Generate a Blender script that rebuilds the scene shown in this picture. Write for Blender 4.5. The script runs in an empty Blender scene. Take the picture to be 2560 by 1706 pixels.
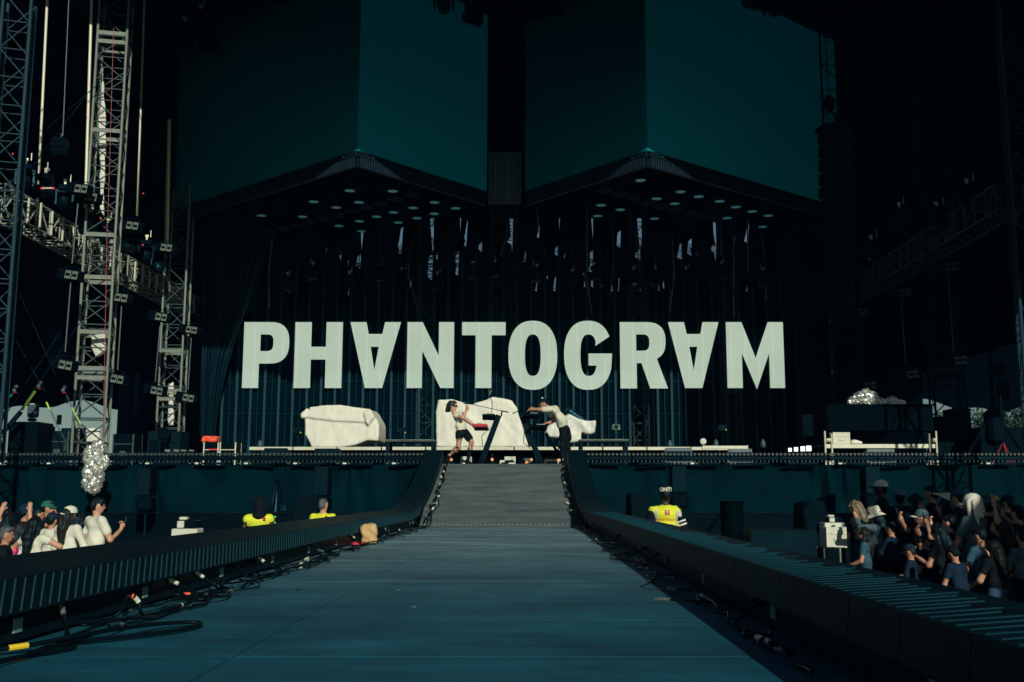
import bpy, bmesh, math, random
import numpy as np
from mathutils import Vector, Matrix, Euler

random.seed(7)
SC = bpy.context.scene
COL = SC.collection
R = math.radians

# ------------------------------------------------------------------ camera, sky, sun, exposure
FPX, CU, CV, CZ = 2600.0, 1320.0, 853.0, 1.65
TH = math.atan(379.0 / FPX)
cam_d = bpy.data.cameras.new("camera")
cam = bpy.data.objects.new("camera", cam_d)
COL.objects.link(cam)
cam.location = (0, 0, CZ)
cam.rotation_euler = (math.pi / 2 + TH, 0, 0)
cam_d.sensor_width = 36.0
cam_d.lens = 36.0 * FPX / 2560.0
cam_d.shift_x = -40.0 / 2560.0
cam_d.clip_start = 0.05
cam_d.clip_end = 2000
SC.camera = cam

SUN_EL, SUN_AZ = 23.0, 19.0          # degrees above the horizon, degrees right of straight behind the camera
w = bpy.data.worlds.new("World")
SC.world = w
w.use_nodes = True
nt = w.node_tree
nt.nodes.clear()
sky = nt.nodes.new("ShaderNodeTexSky")
sky.sky_type = 'NISHITA'
sky.sun_disc = False
sky.sun_elevation = R(SUN_EL)
sky.sun_rotation = R(180 - SUN_AZ)
sky.dust_density = 0.4
sky.ozone_density = 1.0
sky.air_density = 1.0
tint = nt.nodes.new("ShaderNodeMix")
tint.data_type = 'RGBA'
tint.blend_type = 'MULTIPLY'
tint.inputs[0].default_value = 1.0
tint.inputs[7].default_value = (0.86, 1.0, 0.98, 1)
bg = nt.nodes.new("ShaderNodeBackground")
bg.inputs[1].default_value = 0.05
wo = nt.nodes.new("ShaderNodeOutputWorld")
nt.links.new(sky.outputs[0], tint.inputs[6])
nt.links.new(tint.outputs[2], bg.inputs[0])
nt.links.new(bg.outputs[0], wo.inputs[0])

sun_d = bpy.data.lights.new("sun", 'SUN')
sun_d.energy = 5.0
sun_d.angle = R(0.5)
sun_d.color = (1.0, 0.97, 0.80)
sun = bpy.data.objects.new("sun", sun_d)
COL.objects.link(sun)
to_sun = Vector((math.cos(R(SUN_EL)) * math.sin(R(SUN_AZ)), -math.cos(R(SUN_EL)) * math.cos(R(SUN_AZ)), math.sin(R(SUN_EL))))
sun.rotation_euler = to_sun.to_track_quat('Z', 'Y').to_euler()
sun.location = (20, -40, 30)

SC.view_settings.view_transform = 'Standard'
SC.view_settings.look = 'None'
SC.view_settings.exposure = -0.62
SC.view_settings.gamma = 1.0
SC.view_settings.use_curve_mapping = False
SC.render.engine = 'CYCLES'
SC.cycles.use_denoising = True
SC.cycles.sample_clamp_indirect = 4.0


def at(u, v, Y):
    """the point of the place at depth Y that the photograph shows at pixel (u, v)"""
    a = (u - CU) / FPX
    b = (CV - v) / FPX
    d = Vector((a, math.cos(TH) - b * math.sin(TH), math.sin(TH) + b * math.cos(TH)))
    return Vector((0, 0, CZ)) + d * (Y / d.y)


def at_z(u, v, Z):
    p = at(u, v, 10.0) - Vector((0, 0, CZ))
    return Vector((0, 0, CZ)) + p * ((Z - CZ) / p.z)


# ------------------------------------------------------------------ materials
MATS = {}


def mat(name, col, rough=0.6, metal=0.0, var=0.25, scale=6.0, bump=0.0, bscale=40.0, stretch=(1, 1, 1), emit=None, estr=0.0, spec=0.4, sheen=0.0, trans=0.0):
    if name in MATS:
        return MATS[name]
    m = bpy.data.materials.new(name)
    m.use_nodes = True
    t = m.node_tree
    b = t.nodes["Principled BSDF"]
    b.inputs["Roughness"].default_value = rough
    b.inputs["Metallic"].default_value = metal
    b.inputs["Specular IOR Level"].default_value = spec
    if max(col) < 0.05:
        b.inputs["Specular Tint"].default_value = (0.12, 0.45, 0.62, 1)
    if trans:
        b.inputs["Alpha"].default_value = 1.0 - trans
    tc = t.nodes.new("ShaderNodeTexCoord")
    mp = t.nodes.new("ShaderNodeMapping")
    mp.inputs["Scale"].default_value = stretch
    t.links.new(tc.outputs["Object"], mp.inputs[0])
    if var > 0:
        n = t.nodes.new("ShaderNodeTexNoise")
        n.inputs["Scale"].default_value = scale
        n.inputs["Detail"].default_value = 6
        n.inputs["Roughness"].default_value = 0.62
        t.links.new(mp.outputs[0], n.inputs["Vector"])
        cr = t.nodes.new("ShaderNodeValToRGB")
        cr.color_ramp.elements[0].position = 0.3
        cr.color_ramp.elements[1].position = 0.72
        lo = [c * (1 - var) for c in col]
        hi = [min(1, c * (1 + var)) for c in col]
        cr.color_ramp.elements[0].color = (*lo, 1)
        cr.color_ramp.elements[1].color = (*hi, 1)
        t.links.new(n.outputs["Fac"], cr.inputs[0])
        t.links.new(cr.outputs[0], b.inputs["Base Color"])
    else:
        b.inputs["Base Color"].default_value = (*col, 1)
    if bump > 0:
        n2 = t.nodes.new("ShaderNodeTexNoise")
        n2.inputs["Scale"].default_value = bscale
        n2.inputs["Detail"].default_value = 5
        t.links.new(mp.outputs[0], n2.inputs["Vector"])
        bp = t.nodes.new("ShaderNodeBump")
        bp.inputs["Strength"].default_value = bump
        bp.inputs["Distance"].default_value = 0.02
        t.links.new(n2.outputs["Fac"], bp.inputs["Height"])
        t.links.new(bp.outputs[0], b.inputs["Normal"])
    if emit:
        b.inputs["Emission Color"].default_value = (*emit, 1)
        b.inputs["Emission Strength"].default_value = estr
    MATS[name] = m
    return m


M_BLACK = mat("black_paint", (0.0012, 0.0055, 0.0095), 0.6, var=0.35, spec=0.06)
M_BLACKG = mat("black_gloss", (0.0016, 0.006, 0.010), 0.32, var=0.3, spec=0.25)
M_SCRIM = mat("black_scrim", (0.0004, 0.0016, 0.0040), 0.95, var=0.3, scale=1.2, spec=0.05)
M_DRAPE = mat("stage_skirt_cloth", (0.0005, 0.012, 0.018), 0.6, var=0.35, scale=1.5, bump=0.2, bscale=6, spec=0.04)
M_VBLACK = mat("matt_black_speaker", (0.0002, 0.0004, 0.0007), 0.9, var=0.3, spec=0.02)
M_PLASTIC = mat("dark_plastic_drape", (0.002, 0.012, 0.020), 0.32, var=0.4, scale=2.0, bump=0.2, bscale=5)
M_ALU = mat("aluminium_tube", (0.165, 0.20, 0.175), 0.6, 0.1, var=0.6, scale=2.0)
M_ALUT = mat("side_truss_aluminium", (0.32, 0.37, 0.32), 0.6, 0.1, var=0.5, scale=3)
M_BRACE = mat("dull_brace", (0.026, 0.060, 0.068), 0.6, 0.1, var=0.6, scale=3)
M_ALUL = mat("bright_aluminium", (0.62, 0.62, 0.50), 0.5, 0.1, var=0.12, scale=9)
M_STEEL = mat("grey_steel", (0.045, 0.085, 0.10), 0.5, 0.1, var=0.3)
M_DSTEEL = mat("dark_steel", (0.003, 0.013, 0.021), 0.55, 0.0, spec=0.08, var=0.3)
M_WHITE = mat("white_tarp", (0.72, 0.73, 0.635), 0.55, var=0.09, scale=2.6, bump=0.55, bscale=2.2, stretch=(3.2, 1.0, 1.0))
M_GREYT = mat("grey_white_tarp", (0.64, 0.66, 0.60), 0.45, var=0.2, scale=3.0, bump=0.7, bscale=5)
M_FOIL = mat("silver_foil", (0.72, 0.76, 0.70), 0.28, 0.75, var=0.25, scale=14)
M_LABEL = mat("pale_label", (0.62, 0.64, 0.54), 0.6, var=0.15, scale=30)
M_LABELT = mat("teal_label", (0.16, 0.32, 0.30), 0.6, var=0.3, scale=60)
M_RED = mat("red_plastic", (0.45, 0.02, 0.04), 0.4, var=0.15)
M_ORANGE = mat("orange_cloth", (0.85, 0.10, 0.04), 0.6, var=0.15, scale=12)
M_YELLOW = mat("yellow_tape", (0.75, 0.55, 0.03), 0.5, var=0.1)
M_LIME = mat("lime_strap", (0.35, 0.62, 0.06), 0.5, var=0.2)
M_GREEN = mat("green_cloth", (0.008, 0.12, 0.08), 0.8, var=0.15)
M_VEST = mat("hi_vis_yellow", (0.72, 0.78, 0.04), 0.6, var=0.08, bump=0.2, bscale=18)
M_REFL = mat("reflective_strip", (0.55, 0.56, 0.52), 0.4, var=0.1)
M_BAG = mat("brown_paper", (0.55, 0.36, 0.17), 0.7, var=0.2, scale=12, bump=0.5, bscale=16)
M_SCREEN = mat("led_screen_face", (0.002, 0.18, 0.215), 0.6, var=0.06, scale=0.3, spec=0.1)
M_SCREEN_LIT_COPY = mat("led_screen_face_lit_copy", (0.002, 0.18, 0.215), 0.6, var=0.06, scale=0.3, spec=0.1, emit=(0.0, 0.0150, 0.0190), estr=1.0)  # even glow added so right-turned faces look brighter lit than the left ones
M_LETTER = mat("lit_letter", (0.02, 0.03, 0.03), 0.5, var=0.0, emit=(0.44, 0.545, 0.425), estr=1.54, spec=0.0)
M_LENS = mat("lamp_lens", (0.10, 0.25, 0.28), 0.3, var=0.8, scale=22, emit=(0.05, 0.19, 0.25), estr=0.42)  # faint glow stands in for reflections; these lamps are off
M_LIT = mat("lit_lamp_face", (0.8, 0.8, 0.75), 0.4, var=0.0, emit=(0.85, 0.95, 1.0), estr=1.6)
M_REDLED = mat("red_light", (0.3, 0.01, 0.01), 0.4, var=0.0, emit=(1.0, 0.06, 0.06), estr=1.2)
M_GREENLED = mat("green_light", (0.01, 0.3, 0.05), 0.4, var=0.0, emit=(0.05, 1.0, 0.2), estr=0.7)
M_AMBER = mat("amber_light", (0.6, 0.2, 0.05), 0.4, var=0.0, emit=(1.0, 0.38, 0.14), estr=0.9)
M_LEAF = mat("tree_leaves", (0.015, 0.05, 0.028), 0.7, var=0.5, scale=3)
M_BARK = mat("tree_bark", (0.05, 0.04, 0.03), 0.8)
SKINS = [mat("skin_light", (0.56, 0.30, 0.20), 0.5, var=0.1, scale=20), mat("skin_tan", (0.44, 0.22, 0.14), 0.5, var=0.1, scale=20), mat("skin_deep", (0.05, 0.03, 0.025), 0.45, var=0.1, scale=20)]
M_EYE = mat("eye_dark", (0.01, 0.008, 0.008), 0.3, var=0)
M_LIPS = mat("lips", (0.30, 0.09, 0.08), 0.5, var=0)


def cloth(name, col):
    return mat(name, col, 0.85, var=0.12, scale=5, bump=0.35, bscale=16, spec=0.15)


C_WHITE = cloth("white_cloth", (0.70, 0.71, 0.60))
C_CREAM = cloth("cream_cloth", (0.62, 0.63, 0.50))
C_BLACK = cloth("black_cloth", (0.007, 0.010, 0.014))
C_NAVY = cloth("navy_cloth", (0.010, 0.022, 0.045))
C_BLUE = cloth("blue_grey_cloth", (0.03, 0.085, 0.13))
C_GREY = cloth("slate_cloth", (0.07, 0.12, 0.15))
C_DENIM = cloth("denim_cloth", (0.025, 0.06, 0.12))
H_BLACK = mat("black_hair", (0.006, 0.007, 0.008), 0.45, var=0.3, scale=20, bump=0.4, bscale=60, stretch=(1, 1, 0.15))
H_BROWN = mat("brown_hair", (0.018, 0.014, 0.010), 0.45, var=0.4, scale=20, bump=0.4, bscale=60, stretch=(1, 1, 0.15))
H_GREY = mat("grey_hair", (0.07, 0.08, 0.085), 0.6, var=0.5, scale=30)

# ------------------------------------------------------------------ object helpers


def setp(o, label=None, cat=None, group=None, kind=None):
    if label: o["label"] = label
    if cat: o["category"] = cat
    if group: o["group"] = group
    if kind: o["kind"] = kind
    return o


def thing(name, label, cat, loc=(0, 0, 0), rz=0.0, group=None, kind=None):
    o = bpy.data.objects.new(name, None)
    COL.objects.link(o)
    o.location = loc
    o.rotation_euler = (0, 0, rz)
    o.empty_display_size = 0.1
    return setp(o, label, cat, group, kind)


def link(name, me, parent=None, loc=(0, 0, 0), rot=None, scale=None):
    o = bpy.data.objects.new(name, me)
    COL.objects.link(o)
    o.location = loc
    if rot is not None: o.rotation_euler = rot
    if scale is not None: o.scale = scale
    if parent is not None: o.parent = parent
    return o


def ordinal(n):
    one = "first second third fourth fifth sixth seventh eighth ninth tenth eleventh twelfth thirteenth fourteenth fifteenth sixteenth seventeenth eighteenth nineteenth".split()
    if n < 20: return one[n - 1]
    tens = {2: "twent", 3: "thirt", 4: "fort", 5: "fift", 6: "sixt", 7: "sevent"}[n // 10]
    return tens + "ieth" if n % 10 == 0 else tens + "y-" + one[n % 10 - 1]


class MB:
    """collects faces; build() links them as one mesh object"""

    def __init__(s):
        s.v = []; s.f = []; s.m = []; s.cur = 0

    def add(s, vs, fs):
        o = len(s.v)
        s.v += [tuple(p) for p in vs]
        for f in fs:
            s.f.append(tuple(i + o for i in f)); s.m.append(s.cur)
        return s

    def box(s, c, d, rot=None):
        hx, hy, hz = d[0] / 2, d[1] / 2, d[2] / 2
        vs = [Vector((x * hx, y * hy, z * hz)) for x in (-1, 1) for y in (-1, 1) for z in (-1, 1)]
        if rot is not None:
            q = Euler(rot).to_matrix()
            vs = [q @ p for p in vs]
        vs = [p + Vector(c) for p in vs]
        return s.add(vs, [(0, 1, 3, 2), (4, 6, 7, 5), (0, 4, 5, 1), (2, 3, 7, 6), (0, 2, 6, 4), (1, 5, 7, 3)])

    def bbox(s, c, d, b=0.02):
        """box with chamfered vertical and horizontal edges"""
        hx, hy, hz = d[0] / 2, d[1] / 2, d[2] / 2
        b = min(b, hx * .5, hy * .5, hz * .5)
        vs, ring = [], []
        for z, k in ((-hz, b), (-hz + b, 0), (hz - b, 0), (hz, b)):
            x, y = hx - k, hy - k
            r = [(-x + b, -y), (x - b, -y), (x, -y + b), (x, y - b), (x - b, y), (-x + b, y), (-x, y - b), (-x, -y + b)]
            vs += [(c[0] + p[0], c[1] + p[1], c[2] + z) for p in r]
        fs = [tuple(reversed(range(8))), tuple(range(24, 32))]
        for l in range(3):
            for i in range(8):
                j = (i + 1) % 8
                fs.append((l * 8 + i, l * 8 + j, l * 8 + 8 + j, l * 8 + 8 + i))
        return s.add(vs, fs)

    def tube(s, pts, r, n=8, cap=True):
        pts = [Vector(p) for p in pts]
        rs = r if isinstance(r, (list, tuple)) else [r] * len(pts)
        vs, fs = [], []
        up = Vector((0, 0, 1))
        prev = None
        for i, p in enumerate(pts):
            d = (pts[min(i + 1, len(pts) - 1)] - pts[max(i - 1, 0)])
            d = d.normalized() if d.length > 1e-9 else Vector((0, 0, 1))
            if prev is None:
                a = d.cross(up if abs(d.z) < 0.95 else Vector((1, 0, 0))).normalized()
            else:
                a = (prev - d * prev.dot(d))
                a = a.normalized() if a.length > 1e-6 else d.cross(up).normalized()
            prev = a
            b = d.cross(a)
            for k in range(n):
                t = 2 * math.pi * k / n
                vs.append(p + (a * math.cos(t) + b * math.sin(t)) * rs[i])
        for i in range(len(pts) - 1):
            for k in range(n):
                k2 = (k + 1) % n
                fs.append((i * n + k, i * n + k2, i * n + n + k2, i * n + n + k))
        if cap:
            fs.append(tuple(reversed(range(n))))
            fs.append(tuple(range((len(pts) - 1) * n, len(pts) * n)))
        return s.add(vs, fs)

    def lathe(s, prof, c=(0, 0, 0), n=16, axis='Z'):
        vs, fs = [], []
        for r_, h in prof:
            for k in range(n):
                t = 2 * math.pi * k / n
                x, y = r_ * math.cos(t), r_ * math.sin(t)
                p = (x, y, h) if axis == 'Z' else ((x, -h, y) if axis == 'Y' else (h, x, y))
                vs.append((c[0] + p[0], c[1] + p[1], c[2] + p[2]))
        L = len(prof)
        for i in range(L - 1):
            for k in range(n):
                k2 = (k + 1) % n
                fs.append((i * n + k, i * n + k2, i * n + n + k2, i * n + n + k))
        fs.append(tuple(reversed(range(n))))
        fs.append(tuple(range((L - 1) * n, L * n)))
        return s.add(vs, fs)

    def prism(s, poly, y0, y1):
        """outline in x,z swept from y0 to y1"""
        n = len(poly)
        vs = [(p[0], y0, p[1]) for p in poly] + [(p[0], y1, p[1]) for p in poly]
        fs = [tuple(range(n)), tuple(reversed(range(n, 2 * n)))]
        for i in range(n):
            j = (i + 1) % n
            fs.append((i, n + i, n + j, j))
        return s.add(vs, fs)

    def mesh(s, name, mats, smooth=False):
        me = bpy.data.meshes.new(name)
        me.from_pydata(s.v, [], s.f)
        if not isinstance(mats, (list, tuple)): mats = [mats]
        for m in mats: me.materials.append(m)
        if len(mats) > 1:
            me.polygons.foreach_set("material_index", s.m)
        bm = bmesh.new(); bm.from_mesh(me)
        bmesh.ops.recalc_face_normals(bm, faces=bm.faces)
        bm.to_mesh(me); bm.free()
        if smooth:
            me.polygons.foreach_set("use_smooth", [True] * len(me.polygons))
        me.update()
        return me

    def build(s, name, mats, parent=None, loc=(0, 0, 0), rot=None, smooth=False):
        return link(name, s.mesh(name, mats, smooth), parent, loc, rot)


UNIT = {}


def unit_bar(m, n=8):
    k = (m.name, n)
    if k not in UNIT:
        UNIT[k] = MB().tube([(0, 0, 0), (0, 0, 1)], 1.0, n).mesh("bar_" + m.name, m, smooth=False)
    return UNIT[k]


def bar(name, parent, a, b, r, m, n=8):
    a, b = Vector(a), Vector(b)
    d = b - a
    o = link(name, unit_bar(m, n), parent, a, None, (r, r, d.length))
    o.rotation_euler = d.to_track_quat('Z', 'Y').to_euler()
    return o


def slab(name, parent, c, d, m, b=0.0, rot=None):
    mb = MB()
    mb.bbox((0, 0, 0), d, b) if b else mb.box((0, 0, 0), d)
    return mb.build(name, m, parent, c, rot)


def copy_tree(o, parent=None):
    c = o.copy(); COL.objects.link(c)
    if parent is not None: c.parent = parent
    for ch in list(o.children):
        copy_tree(ch, c)
    return c


# ------------------------------------------------------------------ blended shapes (bodies, cloth covers)
def rcone(P, a, b, ra, rb):
    a = np.array(a, np.float32); b = np.array(b, np.float32)
    ba = b - a
    h = np.clip(((P - a) @ ba) / max(float(ba @ ba), 1e-9), 0, 1)
    return np.linalg.norm(P - a - h[:, None] * ba, axis=1) - (ra + (rb - ra) * h)


def ellip(P, c, r, Rm=None):
    q = P - np.array(c, np.float32)
    if Rm is not None: q = q @ np.array(Rm, np.float32)
    q = q / np.array(r, np.float32)
    return (np.linalg.norm(q, axis=1) - 1) * min(r)


def rbox(P, c, h, rr, Rm=None):
    q = P - np.array(c, np.float32)
    if Rm is not None: q = q @ np.array(Rm, np.float32)
    q = np.abs(q) - (np.array(h, np.float32) - rr)
    return np.linalg.norm(np.maximum(q, 0), axis=1) + np.minimum(q.max(axis=1), 0) - rr


def poly2(P2, poly):
    n = len(poly)
    d = np.full(len(P2), 1e9, np.float32)
    s = np.ones(len(P2), np.float32)
    for i in range(n):
        a = np.array(poly[i], np.float32); b = np.array(poly[(i + 1) % n], np.float32)
        e = b - a; wv = P2 - a
        t = np.clip((wv @ e) / float(e @ e), 0, 1)
        d = np.minimum(d, np.linalg.norm(wv - t[:, None] * e, axis=1))
        c1 = P2[:, 1] >= a[1]; c2 = P2[:, 1] < b[1]
        c3 = e[0] * wv[:, 1] > e[1] * wv[:, 0]
        fl = (c1 & c2 & c3) | (~c1 & ~c2 & ~c3)
        s[fl] *= -1
    return d * s


def prim_d(P, p):
    k = p[1]
    if k == 'c': return rcone(P, *p[2:])
    if k == 'e': return ellip(P, *p[2:])
    if k == 'b': return rbox(P, *p[2:])
    if k == 'x':      # extruded outline: poly(x,z), y0, y1, rounding
        poly, y0, y1, rr = p[2:]
        d2 = poly2(P[:, [0, 2]], poly) + rr
        dy = np.abs(P[:, 1] - (y0 + y1) / 2) - ((y1 - y0) / 2 - rr)
        return np.linalg.norm(np.maximum(np.stack([d2, dy], 1), 0), axis=1) + np.minimum(np.maximum(d2, dy), 0) - rr


def prim_box(p):
    k = p[1]
    if k == 'c':
        a, b = np.array(p[2]), np.array(p[3]); r = max(p[4], p[5])
        return np.minimum(a, b) - r, np.maximum(a, b) + r
    if k == 'e':
        c = np.array(p[2]); r = np.array(p[3]) if len(p) < 5 or p[4] is None else np.full(3, max(p[3]))
        return c - r, c + r
    if k == 'b':
        c = np.array(p[2]); r = np.array(p[3]) if len(p) < 6 or p[5] is None else np.full(3, np.linalg.norm(p[3]))
        return c - r, c + r
    xs = [q[0] for q in p[2]]; zs = [q[1] for q in p[2]]
    return np.array([min(xs), p[3], min(zs)]), np.array([max(xs), p[4], max(zs)])


def field(P, prims, k, noise=None):
    d = None
    for p in prims:
        e = prim_d(P, p)
        if d is None: d = e
        elif k > 0:
            h = np.clip(0.5 + 0.5 * (e - d) / k, 0, 1)
            d = e * (1 - h) + d * h - k * h * (1 - h)
        else: d = np.minimum(d, e)
    if noise is not None: d = d + noise(P)
    return d


def sdf_mesh(name, prims, res, k, mats, noise=None, smooth=True, extra=None):
    lo = np.min([prim_box(p)[0] for p in prims], axis=0) - 0.05 - res * 2
    hi = np.max([prim_box(p)[1] for p in prims], axis=0) + 0.05 + res * 2
    n = np.ceil((hi - lo) / res).astype(int) + 1
    ax = [lo[i] + res * np.arange(n[i]) for i in range(3)]
    G = np.stack(np.meshgrid(*ax, indexing='ij'), -1).reshape(-1, 3).astype(np.float32)
    F = np.empty(len(G), np.float32)
    for s in range(0, len(G), 200000):
        F[s:s + 200000] = field(G[s:s + 200000], prims, k, noise)
    F = F.reshape(n)
    S = F < 0
    offs = [(x, y, z) for x in (0, 1) for y in (0, 1) for z in (0, 1)]
    nx, ny, nz = n
    cnt = np.zeros((nx - 1, ny - 1, nz - 1), np.int8)
    for o in offs:
        cnt += S[o[0]:nx - 1 + o[0], o[1]:ny - 1 + o[1], o[2]:nz - 1 + o[2]]
    act = (cnt > 0) & (cnt < 8)
    idx = np.argwhere(act)
    ids = np.full(act.shape, -1, np.int64)
    ids[act] = np.arange(len(idx))
    val = np.stack([F[idx[:, 0] + o[0], idx[:, 1] + o[1], idx[:, 2] + o[2]] for o in offs], 1)
    acc = np.zeros((len(idx), 3)); num = np.zeros(len(idx))
    for i in range(8):
        for j in range(i + 1, 8):
            oi, oj = np.array(offs[i]), np.array(offs[j])
            if np.abs(oi - oj).sum() != 1: continue
            a, b = val[:, i], val[:, j]
            mk = (a < 0) != (b < 0)
            t = np.where(mk, a / np.where(mk, a - b, 1), 0)
            acc += np.where(mk[:, None], oi + t[:, None] * (oj - oi), 0)
            num += mk
    V = (idx + acc / num[:, None]) * res + lo
    quads = []
    for axn in range(3):
        sl0 = [slice(None)] * 3; sl1 = [slice(None)] * 3
        sl0[axn] = slice(0, -1); sl1[axn] = slice(1, None)
        A, B = S[tuple(sl0)], S[tuple(sl1)]
        e = np.argwhere(A != B)
        u_, v_ = (axn + 1) % 3, (axn + 2) % 3
        e = e[(e[:, u_] > 0) & (e[:, v_] > 0) & (e[:, u_] < n[u_] - 1) & (e[:, v_] < n[v_] - 1)]
        ins = A[e[:, 0], e[:, 1], e[:, 2]]
        def cid(du, dv):
            q = e.copy(); q[:, u_] -= du; q[:, v_] -= dv
            return ids[q[:, 0], q[:, 1], q[:, 2]]
        q = np.stack([cid(1, 1), cid(0, 1), cid(0, 0), cid(1, 0)], 1)
        q[~ins] = q[~ins][:, ::-1]
        quads.append(q)
    Q = np.concatenate(quads)
    ctr = V[Q].mean(axis=1).astype(np.float32)
    tags = np.array([p[0] for p in prims])
    D = np.stack([prim_d(ctr, p) for p in prims], 1)
    T = tags[np.argmin(D, axis=1)]
    vs = V.tolist(); fs = Q.tolist(); ms = T.tolist()
    if extra is not None:
        o = len(vs)
        vs += [tuple(p) for p in extra.v]
        fs += [tuple(i + o for i in f) for f in extra.f]
        ms += list(extra.m)
    me = bpy.data.meshes.new(name)
    me.from_pydata(vs, [], fs)
    if not isinstance(mats, (list, tuple)): mats = [mats]
    for m in mats: me.materials.append(m)
    me.polygons.foreach_set("material_index", ms)
    if smooth: me.polygons.foreach_set("use_smooth", [True] * len(me.polygons))
    me.update()
    return me


def text_mesh(txt, size, m, bold=0.0):
    c = bpy.data.curves.new("lettering", 'FONT')
    c.body = txt; c.size = size; c.align_x = 'CENTER'; c.align_y = 'CENTER'; c.offset = bold
    c.resolution_u = 2
    o = bpy.data.objects.new("lettering", c)
    COL.objects.link(o)
    dg = bpy.context.evaluated_depsgraph_get()
    me = bpy.data.meshes.new_from_object(o.evaluated_get(dg))
    bpy.data.objects.remove(o)
    me.materials.clear(); me.materials.append(m)
    return me

# ================================================================== the setting
GZ, FZ, DZ = 0.0, 1.0, 2.28           # pit ground, runway floor, stage deck
RY0, RY1 = 19.9, 23.62                # ramp foot and ramp top


def world_mat(name, c_lo, c_hi, rough, fn=None, stretch=(1, 1, 1), scale=2.0, bump=0.15):
    m = bpy.data.materials.new(name); m.use_nodes = True
    t = m.node_tree; b = t.nodes["Principled BSDF"]
    b.inputs["Roughness"].default_value = rough
    b.inputs["Specular IOR Level"].default_value = 0.3
    g = t.nodes.new("ShaderNodeNewGeometry")
    mp = t.nodes.new("ShaderNodeMapping"); mp.inputs["Scale"].default_value = stretch
    t.links.new(g.outputs["Position"], mp.inputs[0])
    n = t.nodes.new("ShaderNodeTexNoise"); n.inputs["Scale"].default_value = scale
    n.inputs["Detail"].default_value = 8; n.inputs["Roughness"].default_value = 0.68
    t.links.new(mp.outputs[0], n.inputs["Vector"])
    cr = t.nodes.new("ShaderNodeValToRGB")
    cr.color_ramp.elements[0].position = 0.33; cr.color_ramp.elements[1].position = 0.70
    cr.color_ramp.elements[0].color = (*c_lo, 1); cr.color_ramp.elements[1].color = (*c_hi, 1)
    t.links.new(n.outputs["Fac"], cr.inputs[0])
    out = cr.outputs[0]
    if fn: out = fn(t, g, n, out)
    t.links.new(out, b.inputs["Base Color"])
    bp = t.nodes.new("ShaderNodeBump"); bp.inputs["Strength"].default_value = bump; bp.inputs["Distance"].default_value = 0.01
    t.links.new(n.outputs["Fac"], bp.inputs["Height"]); t.links.new(bp.outputs[0], b.inputs["Normal"])
    return m


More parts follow.
